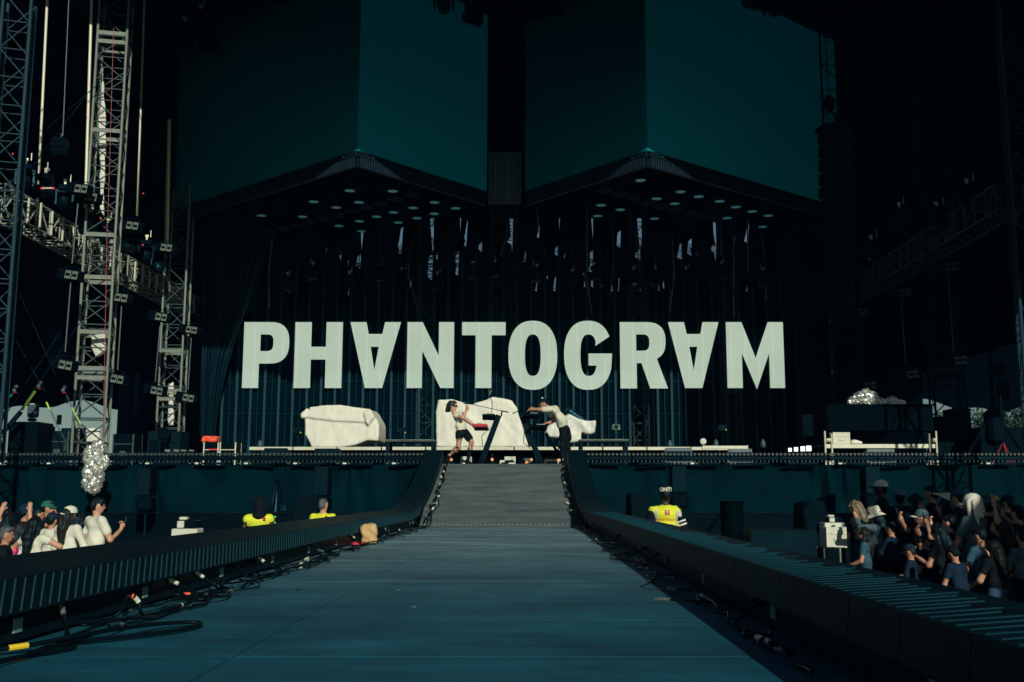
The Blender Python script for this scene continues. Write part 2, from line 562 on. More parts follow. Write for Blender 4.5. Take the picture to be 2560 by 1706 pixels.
def dusty(t, g, n, col):
    """streaky pale dust and scuffs; the fade along the runway paints in a darker foreground"""
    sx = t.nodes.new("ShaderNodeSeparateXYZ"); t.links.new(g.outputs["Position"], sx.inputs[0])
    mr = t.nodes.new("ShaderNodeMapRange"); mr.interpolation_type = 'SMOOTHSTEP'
    mr.inputs[1].default_value = 4.5; mr.inputs[2].default_value = 15.0  # painted falloff: board colour darkens towards the near end
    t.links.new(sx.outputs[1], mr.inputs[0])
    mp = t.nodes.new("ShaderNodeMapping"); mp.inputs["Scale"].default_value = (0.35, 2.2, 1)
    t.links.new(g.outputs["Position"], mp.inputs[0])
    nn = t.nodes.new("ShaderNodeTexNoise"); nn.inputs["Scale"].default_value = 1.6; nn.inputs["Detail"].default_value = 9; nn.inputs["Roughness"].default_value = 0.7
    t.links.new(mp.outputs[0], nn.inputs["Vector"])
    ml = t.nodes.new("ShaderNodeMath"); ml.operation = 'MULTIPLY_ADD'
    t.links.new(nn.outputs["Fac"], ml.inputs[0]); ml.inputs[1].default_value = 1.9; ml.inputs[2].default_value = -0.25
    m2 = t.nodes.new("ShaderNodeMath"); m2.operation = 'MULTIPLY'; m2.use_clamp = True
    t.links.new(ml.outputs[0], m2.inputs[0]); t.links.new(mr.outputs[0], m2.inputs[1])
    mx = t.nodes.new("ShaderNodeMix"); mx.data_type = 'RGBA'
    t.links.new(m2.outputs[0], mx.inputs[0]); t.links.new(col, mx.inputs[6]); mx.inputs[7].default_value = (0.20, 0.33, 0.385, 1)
    # scratches
    vo = t.nodes.new("ShaderNodeTexNoise"); vo.inputs["Scale"].default_value = 34; vo.inputs["Detail"].default_value = 2
    mp3 = t.nodes.new("ShaderNodeMapping"); mp3.inputs["Scale"].default_value = (0.3, 1.0, 1); mp3.inputs["Rotation"].default_value = (0, 0, 0.3)
    t.links.new(g.outputs["Position"], mp3.inputs[0]); t.links.new(mp3.outputs[0], vo.inputs["Vector"])
    c3 = t.nodes.new("ShaderNodeValToRGB"); c3.color_ramp.elements[0].position = 0.69; c3.color_ramp.elements[1].position = 0.74
    t.links.new(vo.outputs["Fac"], c3.inputs[0])
    m3 = t.nodes.new("ShaderNodeMath"); m3.operation = 'MULTIPLY'; m3.inputs[1].default_value = 0.5
    t.links.new(c3.outputs[0], m3.inputs[0])
    mx2 = t.nodes.new("ShaderNodeMix"); mx2.data_type = 'RGBA'
    t.links.new(m3.outputs[0], mx2.inputs[0]); t.links.new(mx.outputs[2], mx2.inputs[6]); mx2.inputs[7].default_value = (0.16, 0.19, 0.18, 1)
    # dark worn patches and spills
    n5 = t.nodes.new("ShaderNodeTexNoise"); n5.inputs["Scale"].default_value = 0.9; n5.inputs["Detail"].default_value = 10; n5.inputs["Roughness"].default_value = 0.75
    t.links.new(g.outputs["Position"], n5.inputs["Vector"])
    c5 = t.nodes.new("ShaderNodeValToRGB"); c5.color_ramp.elements[0].position = 0.36; c5.color_ramp.elements[1].position = 0.62
    c5.color_ramp.elements[0].color = (0.55, 0.58, 0.62, 1); c5.color_ramp.elements[1].color = (1.12, 1.1, 1.08, 1)
    t.links.new(n5.outputs["Fac"], c5.inputs[0])
    mx5 = t.nodes.new("ShaderNodeMix"); mx5.data_type = 'RGBA'; mx5.blend_type = 'MULTIPLY'; mx5.inputs[0].default_value = 1.0
    t.links.new(mx2.outputs[2], mx5.inputs[6]); t.links.new(c5.outputs[0], mx5.inputs[7])
    return mx5.outputs[2]


M_FLOOR = world_mat("runway_board", (0.002, 0.066, 0.112), (0.008, 0.135, 0.205), 0.6, dusty, (0.35, 1.6, 1), 2.4)  # dusty also paints the boards darker towards the near end
M_RAMP = world_mat("ramp_board", (0.052, 0.084, 0.098), (0.140, 0.168, 0.172), 0.65, None, (0.4, 1.6, 1.6), 3.0)
M_GROUND = world_mat("pit_ground", (0.002, 0.008, 0.012), (0.006, 0.016, 0.02), 0.8, None, (1, 1, 1), 1.0)
M_DECK = world_mat("deck_board", (0.002, 0.008, 0.012), (0.006, 0.014, 0.02), 0.6)

# ground, one sheet to the horizon
g = MB(); g.add([(-900, -300, GZ), (900, -300, GZ), (900, 1500, GZ), (-900, 1500, GZ)], [(0, 1, 2, 3)])
setp(g.build("ground", M_GROUND), "dark trampled ground around the stage and runway", None, None, "structure")

# runway with its boards
rw = thing("runway", "dark plank runway leading up to the stage", None, (0, 0, 0), 0, None, "structure")
MB().box((-0.5, 8.9, 0.48), (4.1, 22.0, 0.96)).build("runway_base", M_BLACK, rw)
cols = [(-2.62, -1.187), (-1.173, 1.62)]
rowL = 1.2
for ci, (x0, x1) in enumerate(cols):
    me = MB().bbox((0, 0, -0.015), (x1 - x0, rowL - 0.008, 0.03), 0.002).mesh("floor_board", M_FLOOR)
    y = RY0 - rowL / 2 - (0.0 if ci else 0.0)
    while y > -2.0:
        o = link("floor_board", me, rw, ((x0 + x1) / 2, y, FZ + random.uniform(-0.0015, 0.0015)))
        y -= rowL
# ramp boards
slope = (DZ - FZ) / (RY1 - RY0)
ang = math.atan(slope)
L = math.hypot(DZ - FZ, RY1 - RY0)
rp = thing("ramp", "grey dusty ramp rising from the runway to the stage deck", None, (0, RY0, FZ), 0, None, "structure")
nr = 4
for i in range(nr):
    s0, s1 = i * L / nr, (i + 1) * L / nr
    sc_ = (s0 + s1) / 2
    mb = MB(); mb.bbox((-0.51, 0, -0.015), (3.1, L / nr - 0.003, 0.03), 0.001)
    mb.build("ramp_board", M_RAMP, rp, (0, sc_ * math.cos(ang) + 0.02, sc_ * math.sin(ang) + 0.012), (ang, 0, 0))
slab("foot_strip", rp, (-0.51, -0.01, 0.008), (3.1, 0.05, 0.012), M_STEEL, 0.003)
scr = MB().lathe([(0.004, 0), (0.011, 0.002), (0.008, 0.008)], n=6).mesh("screw", M_ALUL)
for i in range(34):
    link("screw", scr, rp, (-1.95 + i * 0.087, 0.08, 0.045), (ang, 0, 0))
MB().add([(-2.1, 0.1, -1.0), (1.08, 0.1, -1.0), (1.08, 3.7, -1.0), (-2.1, 3.7, -1.0), (-2.1, 0.1, -0.02), (1.08, 0.1, -0.02), (1.08, 3.7, 1.2), (-2.1, 3.7, 1.2)],
         [(0, 1, 2, 3), (4, 5, 6, 7), (0, 1, 5, 4), (1, 2, 6, 5), (2, 3, 7, 6), (3, 0, 4, 7)]).build("ramp_base", M_BLACK, rp)


# ------------------------------------------------------------------ light barriers along the runway
def bz(Y):
    if Y < 18.4: return FZ
    if Y < 21.4: return FZ + slope * (Y - 18.4) ** 2 / 6.0
    return FZ + slope * (Y - RY0)


def bx(Y, side):
    k = min(max((Y - 16.5) / 7.1, 0), 1)
    k = k * k * (3 - 2 * k)
    return (-2.13 + 0.23 * k) if side < 0 else (1.104 - 0.234 * k)


M_CASE = mat("barrier_casing", (0.0018, 0.011, 0.018), 0.5, var=0.35, scale=4, spec=0.12)
M_SLAT = mat("barrier_slat", (0.006, 0.040, 0.054), 0.4, var=0.3, scale=12)
M_SLATR = mat("barrier_slat_edge", (0.005, 0.030, 0.044), 0.45, var=0.4, scale=12)


def barrier(side, label):
    root = thing("light_barrier", label, "light barrier", (0, 0, 0), 0)
    prof = [(0, .15), (0.015, .30), (.43, .343 if side < 0 else .312), (.43, 0.02), (.07, 0.02), (.07, .15)]
    y, seg = 1.2, 0.498
    while y < 23.5:
        y1 = min(y + seg, 23.6)
        mb = MB(); n = len(prof); vs = []
        for yy in (y + 0.002, y1 - 0.002):
            for o_, h in prof:
                vs.append((bx(yy, side) + side * o_, yy, bz(yy) + h))
        fs = [tuple(range(n)), tuple(range(2 * n - 1, n - 1, -1))] + [(i, (i + 1) % n, n + (i + 1) % n, n + i) for i in range(n)]
        mb.add(vs, fs).build("casing", M_CASE, root)
        y += 0.502
    y = 1.4
    while y < 19.8:
        ya = y
        X, Z = bx(ya, side), bz(ya)
        if side < 0:
            bar("slat", root, (X + 0.003, ya, Z + .158), (X - 0.012, ya + 0.055, Z + .293), 0.0046, M_SLAT, 6)
        else:
            k = 0.5 + 0.5 * random.random()
            bar("slat", root, (X + 0.03, ya, Z + .3005), (X + 0.10 + 0.28 * k, ya + 0.045 + 0.03 * k, Z + .305 + .008 * k), 0.0032, M_SLATR, 6)
        y += 0.088 if side < 0 else 0.09
    pl = MB().box((0, 0, 0), (0.006, 0.075, 0.06)).mesh("label_plate", M_LABELT)
    y = 3.1
    while y < 18:
        link("label_plate", pl, root, (bx(y, side) + side * 0.066, y, bz(y) + 0.085))
        y += 1.506 if side < 0 else 2.0
    # outer skirt to the ground
    mb = MB()
    ys = [1.2 + i * 0.8 for i in range(29)]
    vs = []
    for yy in ys:
        yy = min(yy, 23.6)
        x = bx(yy, side) + side * 0.40
        vs += [(x, yy, 0.0), (x, yy, bz(yy) + 0.05)]
    mb.add(vs, [(2 * i, 2 * i + 2, 2 * i + 3, 2 * i + 1) for i in range(len(ys) - 1)])
    mb.build("outer_skirt", M_SCRIM, root)
    return root


barrier(-1, "black slatted light barrier along the left edge of the runway, sunlit")
barrier(1, "black light barrier along the right edge of the runway, its inner face in shade")

# ------------------------------------------------------------------ stage
dk = MB(); dk.box((-0.5, 35.05, DZ - 0.06), (46, 22.0, 0.12))
setp(dk.build("stage_deck", M_DECK), "black stage deck behind the row of edge lights", None, None, "structure")


def drape(name, x0, x1, z0, z1, y, m, label, cat="drape", amp=0.05, nx=None, seed=1, lean=0.0, bottom=None, parent=None, slant=0.0, top=None):
    """hanging cloth with gathered folds"""
    rnd = random.Random(seed)
    W = x1 - x0
    nx = nx or max(8, int(W / 0.07))
    nz = max(4, int((z1 - z0) / 0.25))
    ph = [rnd.uniform(0, 6.28) for _ in range(6)]
    fr = [rnd.uniform(1.2, 2.2), rnd.uniform(3, 5), rnd.uniform(6, 9)]
    gath = [rnd.uniform(x0, x1) for _ in range(max(2, int(W / 2.2)))]
    vs, fs = [], []
    for j in range(nz + 1):
        t = j / nz
        for i in range(nx + 1):
            s = i / nx
            x = x0 + W * s
            zb = z0 + (bottom(x) if bottom else 0)
            zt = z1 + (top(x) if top else 0)
            z = zb + (zt - zb) * t
            d = 0.45 * math.sin(fr[0] * x + ph[0] + slant * z) + 0.35 * math.sin(fr[1] * x + ph[1] + 0.8 * slant * z) + 0.2 * math.sin(fr[2] * x + ph[2] - slant * z)
            for gx in gath:        # creases fanning out from a tie point at the top
                dx = (x - gx) / (0.15 + 0.9 * (1 - t))
                d += 0.9 * math.exp(-dx * dx * 1.2) * math.sin(9 * dx + 2.2 * gx) * (0.3 + 0.7 * t)
            vs.append((x, y + amp * d + lean * (1 - t), z))
    for j in range(nz):
        for i in range(nx):
            a = j * (nx + 1) + i
            fs.append((a, a + 1, a + nx + 2, a + nx + 1))
    mb = MB(); mb.add(vs, fs)
    o = mb.build(name, m, parent, smooth=True)
    if label: setp(o, label, cat)
    return o


drape("stage_skirt", -14.5, -1.98, 1.2, 2.275, 23.84, M_DRAPE, "dark teal cloth skirt under the stage edge left of the ramp", "skirt", 0.095, seed=3, nx=420)
drape("stage_skirt", 0.98, 13.5, 1.2, 2.275, 23.84, M_DRAPE, "dark teal creased cloth skirt under the stage edge right of the ramp", "skirt", 0.095, seed=8, nx=420)
for x0, x1, lb in ((-14.5, -2.4, "left"), (1.4, 13.5, "right")):
    o = MB().bbox(((x0 + x1) / 2, 23.4, 0.6), (x1 - x0, 0.5, 1.2), 0.02).build("stage_plinth", M_BLACK)
    setp(o, "low black ledge along the foot of the %s stage skirt" % lb, None, None, "structure")

# roof
rf = MB(); rf.box((-0.6, 33.0, 16.1), (34, 26, 1.1))
setp(rf.build("stage_roof", M_SCRIM), "black underside of the stage roof high above the screens", None, None, "structure")

# rear and side black scrims
wav = lambda x: 0.16 * math.sin(x * 0.9) + 0.12 * math.sin(x * 2.3 + 1) + (0.7 * max(0, 1 - abs(x + 17.0) / 0.35))
drape("rear_drape", -24.5, -9.2, 5.25, 16, 44, M_SCRIM, "black scrim hanging at the rear left, pale sky below its wavy hem", "scrim", 0.08, seed=4, nx=160, bottom=wav)
drape("rear_drape", 9.8, 23.0, 5.3, 16, 44.2, M_SCRIM, "black scrim hanging at the rear right, sky and trees below its hem", "scrim", 0.08, seed=5, nx=130, bottom=lambda x: 0.2 * math.sin(x * 1.1 + 2) + 0.1 * math.sin(x * 2.7))
drape("rear_drape", -16.0, 15.4, 2.28, 9.3, 40.5, M_SCRIM, "black backdrop hanging behind the lit letter screen", "backdrop", 0.06, seed=6, nx=160)
drape("rear_drape", -16.0, 15.4, 12.6, 16, 40.8, M_SCRIM, "black border hanging above the backdrop under the roof", "border", 0.05, seed=16, nx=100)
for sx, lb in ((-1, "left"), (1, "right")):
    mb = MB(); X = -0.6 + sx * 16.6
    vs, fs = [], []
    for i in range(61):
        yy = 21 + i * 0.4
        for z in (6.5, 16):
            vs.append((X + 0.08 * math.sin(i * 0.9) + 0.04 * math.sin(i * 2.1), yy, z))
    for i in range(60): fs.append((2 * i, 2 * i + 2, 2 * i + 3, 2 * i + 1))
    mb.add(vs, fs)
    setp(mb.build("side_scrim", M_SCRIM, smooth=True), "black scrim closing the %s side of the stage house" % lb, "scrim")
# added black strips above the backdrop; their sky slits stand in for sunlit glints
rnd = random.Random(12)
x = -16.0
i = 0
while x < 15.4:
    inner = -8.6 < x < 8.6
    wdt = rnd.uniform(0.22, 0.55) if inner else rnd.uniform(0.8, 1.2)
    z0, z1 = 9.1, 12.8
    n = 22
    sh = rnd.uniform(-0.3, 0.25)
    cuts = []
    if inner:
        for _ in range(rnd.choice([1, 1, 2, 2, 3])):
            c0 = rnd.uniform(0.05, 0.7)
            cuts.append((c0, c0 + rnd.uniform(0.04, 0.25), rnd.uniform(0.03, 0.16)))
    vs = []
    for q in range(n + 1):
        t = q / n
        nar = sum(cw * (1 - (t - c0) / (c1 - c0)) * rnd.uniform(0.7, 1) for c0, c1, cw in cuts if c0 < t < c1)
        xa = x - 0.01 + sh * t
        xb = x + wdt + 0.05 - (0.05 + nar if nar else 0) + sh * t
        vs += [(xa - 0.15, 40.62 + 0.05 * (i % 2), z0 + (z1 - z0) * t), (xb + (0.0 if nar else 0.12), 40.62 + 0.05 * (i % 2), z0 + (z1 - z0) * t)]
    vs = [(p[0] + (0.13 if k % 2 == 0 else 0), p[1], p[2]) for k, p in enumerate(vs)]
    mb = MB(); mb.add(vs, [(2 * q, 2 * q + 1, 2 * q + 3, 2 * q + 2) for q in range(n)])
    i += 1
    setp(mb.build("glint_strip", M_SCRIM), "narrow black strip added for glints above the backdrop, %s from the left" % ordinal(i), "glint strip", "black strips added for glints above the backdrop")
    x += wdt
# added border, out of view, hung to keep sun off the upper screens
drape("shade_border", -8.3, 10.6, 12.15, 15.6, 20.6, M_SCRIM, "added unseen black border that shades the upper screens", "border", 0.06, seed=26, nx=120)
# added platform, out of view, placed to throw shade on the right crowd
pt = thing("shade_platform", "added unseen scrim platform that shades the right crowd", "platform", (8.6, 7.2, 0))
MB().box((0, 0, 2.62), (1.0, 10.6, 4.86)).build("shade_wall", M_SCRIM, pt)
for k in range(6):
    MB().tube([(-0.56, -5.0 + k * 2.0, 0), (-0.56, -5.0 + k * 2.0, 6.2)], 0.03, 6).build("post", M_STEEL, pt)  # posts of the added shade platform
MB().tube([(-0.56, -5.0, 6.15), (-0.56, 5.0, 6.15)], 0.03, 6).build("shade_platform_rail", M_STEEL, pt)

# front wings: black scrim covered side panels, outside the frame, they shade the stage
for cx, lb in ((-15.6, "left"), (14.25, "right")):
    o = MB().box((cx, 20.4, 11.2), (7.8, 0.4, 10.4)).build("shade_wing", M_SCRIM)
    setp(o, "unseen black covered shade wing in front of the %s end of the stage" % lb, "wing")

# ------------------------------------------------------------------ angled upper screens
ZB, ZT = 10.1, 15.4
M_FRAME = mat("screen_frame", (0.003, 0.009, 0.014), 0.6, var=0.3)
M_FRINGE = mat("screen_fringe", (0.012, 0.022, 0.040), 0.6, var=0.2)


def vscreen(c, e0, e1, label):
    root = thing("angled_screen", label, "screen", (c[0], c[1], ZB))
    c = Vector((c[0], c[1], 0))
    for e in (Vector((*e0, 0)), Vector((*e1, 0))):
        d = (e - c); Ln = d.length; d.normalize()
        n = Vector((d.y, -d.x, 0))
        if n.y > 0: n = -n
        def quad(z0, z1, off, th, m, nm, parent=root, s0=0.0, s1=Ln):
            mb = MB(); p = []
            for k in (0, -th):
                for s, z in ((s0, z0), (s1, z0), (s1, z1), (s0, z1)):
                    q = d * s + n * (off + k); p.append((q.x, q.y, z - ZB))
            mb.add(p, [(0, 1, 2, 3), (7, 6, 5, 4), (0, 4, 5, 1), (1, 5, 6, 2), (2, 6, 7, 3), (3, 7, 4, 0)])
            return mb.build(nm, m, parent)
        quad(ZB, ZT, 0.0, 0.18, M_SCREEN_LIT_COPY if d.x > 0 else M_SCREEN, "screen_face", s0=0.02)
        fr = quad(ZB - 0.15, ZB - 0.004, 0.03, 0.22, M_FRAME, "bottom_frame", s0=0.04)
        # small bright clips along the bottom frame
        cl = MB().box((0, 0, 0), (0.035, 0.02, 0.035)).mesh("frame_clip", M_STEEL)
        s = 0.5
        while s < Ln:
            q = d * s + n * 0.045
            link("frame_clip", cl, fr, (q.x, q.y, -0.075), (0, 0, math.atan2(d.y, d.x)))
            s += 0.55
        mb = MB(); s = 0.12
        while s < Ln - 0.05:
            q = d * s + n * 0.02
            mb.box((q.x, q.y, -0.285), (0.045, 0.03, 0.25), (0, 0, math.atan2(d.y, d.x)))
            s += 0.085
        for k in (0,):
            mb.cur = 0
        f = mb.build("fringe", M_FRINGE, root); f["kind"] = "stuff"
        quad(ZB - 0.40, ZB - 0.154, -0.03, 0.05, M_FRAME, "fringe_backing", s0=0.06)
    return root


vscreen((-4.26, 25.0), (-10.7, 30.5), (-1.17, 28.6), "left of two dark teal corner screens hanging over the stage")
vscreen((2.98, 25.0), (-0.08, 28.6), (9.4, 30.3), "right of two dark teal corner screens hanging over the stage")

# ------------------------------------------------------------------ lit letter screen at the back
LY = 35.0
led = thing("letter_screen", "see-through strip screen with a row of ten large pale lit letters", "screen", (0, LY, DZ))
M_STRIP = mat("led_strip", (0.012, 0.050, 0.068), 0.6, spec=0.1, var=0.35, scale=8, stretch=(1, 1, 6))
M_WIRE = mat("led_wire", (0.006, 0.030, 0.042), 0.5, var=0.2)
M_GAUZE = mat("led_gauze", (0.0008, 0.016, 0.030), 0.7, var=0.25, scale=0.6, spec=0.1, trans=0.62)
strip = MB().bbox((0, 0, 3.9), (0.085, 0.03, 7.7), 0.008)
for q in range(26):
    strip.box((0, -0.018, 0.2 + q * 0.3), (0.05, 0.012, 0.2))
strip = strip.mesh("led_strip", M_STRIP)
wire = MB().box((0, 0, 3.9), (0.014, 0.014, 7.7)).mesh("led_wire", M_WIRE)
xs0 = at(560, 900, LY).x; xs1 = at(1992, 900, LY).x
ns = 42
for i in range(ns):
    xx = xs0 + (xs1 - xs0) * i / (ns - 1)
    link("led_strip", strip, led, (xx, 0, 0))
    if i < ns - 1: link("led_wire", wire, led, (xx + (xs1 - xs0) / (ns - 1) / 2, 0, 0))
MB().add([(xs0 - 0.1, 0.12, 0.02), (xs1 + 0.1, 0.12, 0.02), (xs1 + 0.1, 0.12, 7.9), (xs0 - 0.1, 0.12, 7.9)], [(0, 1, 2, 3)]).build("gauze", M_GAUZE, led)
for z in (0.9, 2.0, 3.1, 4.9, 6.3, 7.6):
    bar("cross_wire", led, (xs0, 0.03, z), (xs1, 0.03, z), 0.009, M_WIRE, 5)


def arc(cx, cy, rx, ry, a0, a1, n=14, p=2.0):
    o = []
    for i in range(n + 1):
        t = R(a0 + (a1 - a0) * i / n)
        c, s = math.cos(t), math.sin(t)
        o.append((cx + rx * math.copysign(abs(c) ** (2 / p), c), cy + ry * math.copysign(abs(s) ** (2 / p), s)))
    return o


_t = M_LETTER.node_tree
_g = _t.nodes.new("ShaderNodeNewGeometry")
_w = _t.nodes.new("ShaderNodeTexWave"); _w.bands_direction = 'X'; _w.inputs["Scale"].default_value = 0.6615; _w.inputs["Distortion"].default_value = 0.0
_n = _t.nodes.new("ShaderNodeTexNoise"); _n.inputs["Scale"].default_value = 1.3; _n.inputs["Detail"].default_value = 8
_t.links.new(_g.outputs["Position"], _w.inputs["Vector"]); _t.links.new(_g.outputs["Position"], _n.inputs["Vector"])
_r = _t.nodes.new("ShaderNodeMapRange"); _r.inputs[1].default_value = 0.93; _r.inputs[2].default_value = 1.0; _r.inputs[3].default_value = 0.0; _r.inputs[4].default_value = 0.13
_t.links.new(_w.outputs["Fac"], _r.inputs[0])
_m = _t.nodes.new("ShaderNodeMath"); _m.operation = 'MULTIPLY_ADD'; _m.inputs[1].default_value = 0.30; _m.inputs[2].default_value = 1.38
_t.links.new(_n.outputs["Fac"], _m.inputs[0])
_s = _t.nodes.new("ShaderNodeMath"); _s.operation = 'ADD'; _t.links.new(_m.outputs[0], _s.inputs[0]); _t.links.new(_r.outputs[0], _s.inputs[1])
_t.links.new(_s.outputs[0], _t.nodes["Principled BSDF"].inputs["Emission Strength"])
A_ = [[(0, 0), (40, 0), (46.3, 30), (80.5, 30), (86.7, 0), (126.6, 0), (82.3, 165), (39.4, 165)], [(52, 62), (72, 62), (62, 121)]]
P_ = [[(0, 0)] + arc(66, 52, 48, 52, -90, 90, 18, 2.5) + [(40, 104), (40, 165), (0, 165)], [(42, 31)] + arc(58, 52, 16.5, 21, -90, 90, 12, 2.8) + [(42, 73)]]
LET = [
    (609, P_),
    (737, [[(0, 0), (41, 0), (41, 62), (78, 62), (78, 0), (119, 0), (119, 165), (78, 165), (78, 94), (41, 94), (41, 165), (0, 165)]]),
    (875, A_),
    (1018, [[(0, 0), (38, 0), (79, 84), (79, 0), (117, 0), (117, 165), (84, 165), (38, 72), (38, 165), (0, 165)]]),
    (1155, [[(0, 0), (109, 0), (109, 33), (74, 33), (74, 165), (34, 165), (34, 33), (0, 33)]]),
    (1271, [arc(61, 83, 61, 86.5, 0, 345, 40, 2.35), arc(61, 83, 19.7, 52, 0, 345, 30, 2.6)]),
    (1410, [arc(60, 83, 60, 86.5, -29, -270, 34, 2.35) + arc(60, 83, 60, 86.5, 90, 18, 9, 2.35) + [(120, 79), (61, 79), (61, 109), (82, 109)] + arc(61.5, 83, 20.6, 52, 28, 90, 8, 2.6) + arc(61.5, 83, 20.6, 52, 90, 270, 24, 2.6) + arc(61.5, 83, 20.6, 52, -90, -34, 6, 2.6) + [(78, 60)]]),
    (1550, [[(0, 0)] + arc(66, 48, 48, 48, -90, 62, 18, 2.5) + [(92, 94), (118, 166), (74, 166), (53, 103), (41, 103), (41, 166), (0, 166)], [(40.5, 31)] + arc(57, 51.5, 16.5, 20.5, -90, 90, 12, 2.8) + [(40.5, 72)]]),
    (1671, A_),
    (1816, [[(0, 0), (39, 0), (72, 90), (105, 0), (143, 0), (143, 165), (106, 165), (106, 78), (73, 168), (38, 78), (38, 165), (0, 165)]]),
]
zt_, zb_ = at(1285, 806.5, LY).z, at(1285, 971.0, LY).z
kx = (LY * math.cos(TH) + (6.2 - CZ) * math.sin(TH)) / FPX
for u0, loops in LET:
    cu = bpy.data.curves.new("lit_letter", 'CURVE'); cu.dimensions = '2D'; cu.fill_mode = 'BOTH'; cu.extrude = 0.006
    for lp in loops:
        sp = cu.splines.new('POLY'); sp.use_cyclic_u = True; sp.points.add(len(lp) - 1)
        for i, (px, py) in enumerate(lp):
            sp.points[i].co = (px * kx, (165 - py) / 165 * (zt_ - zb_), 0, 1)
    o = bpy.data.objects.new("tmp", cu); COL.objects.link(o)
    me = bpy.data.meshes.new_from_object(o.evaluated_get(bpy.context.evaluated_depsgraph_get()))
    bpy.data.objects.remove(o)
    me.materials.clear(); me.materials.append(M_LETTER)
    link("lit_letter", me, led, ((u0 - CU) * kx, -0.06, zb_ - DZ), (math.pi / 2, 0, 0))


# ------------------------------------------------------------------ lattice towers and trusses
def truss(name, label, cat, a, b, wd, bay, m, group=None, rc=0.03, rb=0.016, plates=(), yaw=0.0, mb_=None):
    mb_ = mb_ or (M_BRACE if m is M_ALU else m)
    a, b = Vector(a), Vector(b)
    d = b - a; Ln = d.length; dn = d.normalized()
    root = thing(name, label, cat, a, 0, group)
    ref = Vector((0, 1, 0)) if abs(dn.z) > 0.8 else Vector((0, 0, 1))
    ux = dn.cross(ref).normalized(); uy = dn.cross(ux).normalized()
    if yaw:
        q = Matrix.Rotation(yaw, 3, dn); ux = q @ ux; uy = q @ uy
    h = wd / 2
    cs = [ux * h + uy * h, -ux * h + uy * h, -ux * h - uy * h, ux * h - uy * h]
    for c in cs: bar("chord", root, c, c + d, rc, m)
    nb = max(1, round(Ln / bay))
    for i in range(nb):
        s0, s1 = dn * (Ln * i / nb), dn * (Ln * (i + 1) / nb)
        for f in range(4):
            p, q = cs[f], cs[(f + 1) % 4]
            if (i + f) % 2: p, q = q, p
            bar("brace", root, p + s0, q + s1, rb, mb_, 6)
            bar("brace", root, p + s0, q + s0, rb, mb_, 6)
    for s in plates:
        for f in range(4):
            p, q = cs[f], cs[(f + 1) % 4]
            c = (p + q) / 2 + dn * s
            e = q - p
            o = MB().box((0, 0, 0), (e.length - 0.02, 0.03, 0.10)).build("joint_plate", m, root, c)
            o.rotation_euler = (0, 0, math.atan2(e.y, e.x))
    return root


def tower(u_bot, v_bot, u_top, v_top, Y, wd, bay, m, label, plates_v=(), yaw=0.12, name="lattice_tower", rc=0.034):
    p = at(u_bot, v_bot, Y); q = at(u_top, v_top, Y)
    a = Vector((p.x, Y, DZ)); b = Vector((p.x, Y, q.z))
    pl = [at(u_bot, v, Y).z - DZ for v in plates_v]
    return truss(name, label, "tower", a, b, wd, bay, m, None, rc, 0.017, pl, yaw)


M_EDGE = mat("weathered_steel", (0.012, 0.040, 0.060), 0.55, var=0.5, scale=2, spec=0.1)
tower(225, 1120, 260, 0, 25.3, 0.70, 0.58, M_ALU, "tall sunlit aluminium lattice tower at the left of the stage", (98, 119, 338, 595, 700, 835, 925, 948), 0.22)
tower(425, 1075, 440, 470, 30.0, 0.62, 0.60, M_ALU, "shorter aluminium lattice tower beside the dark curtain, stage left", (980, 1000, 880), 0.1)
tower(-34, 1120, 30, 0, 21.3, 0.55, 0.62, M_EDGE, "lattice tower cut by the left edge of the picture", (), 0.3, rc=0.04)
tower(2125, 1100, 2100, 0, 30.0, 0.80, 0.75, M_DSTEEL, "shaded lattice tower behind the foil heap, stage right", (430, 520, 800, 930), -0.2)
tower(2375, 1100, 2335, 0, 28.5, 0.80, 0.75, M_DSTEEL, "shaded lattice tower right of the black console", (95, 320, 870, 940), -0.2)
tower(2606, 1120, 2535, 0, 21.3, 0.55, 0.62, M_EDGE, "lattice tower cut by the right edge of the picture", (), -0.3, rc=0.04)

# white sheeting in the front left tower
def crumple(name, outline, Y, depth, m, seed=1, res=0.05, amp=0.03, rr=0.08, parent=None, base=None, k=0.0, fold=1.0):
    """cloth cover: outline given in photo pixels at depth Y, with creases"""
    pts = [at(u, v, Y) for u, v in outline]
    cx = sum(p.x for p in pts) / len(pts); zb = min(p.z for p in pts)
    poly = [(p.x - cx, p.z - zb) for p in pts]
    rn = np.random.RandomState(seed)
    W = rn.uniform(-1, 1, (10, 3)).astype(np.float32)
    fr = rn.uniform(3, 14, 10); ph = rn.uniform(0, 6.28, 10)
    def noise(P):
        s = 0
        for i in range(10):
            wv = W[i] / np.linalg.norm(W[i])
            s = s + np.abs(np.sin((P @ wv) * fr[i] * fold + ph[i] + 1.5 * np.sin(P[:, 0] * 2.1 + i))) * (5.0 / fr[i])
        return (s - s.mean()) * amp * 0.35
    me = sdf_mesh(name, [(0, 'x', poly, 0.0, depth, rr)], res, 0.0, m, noise)
    return me, Vector((cx, Y, zb))


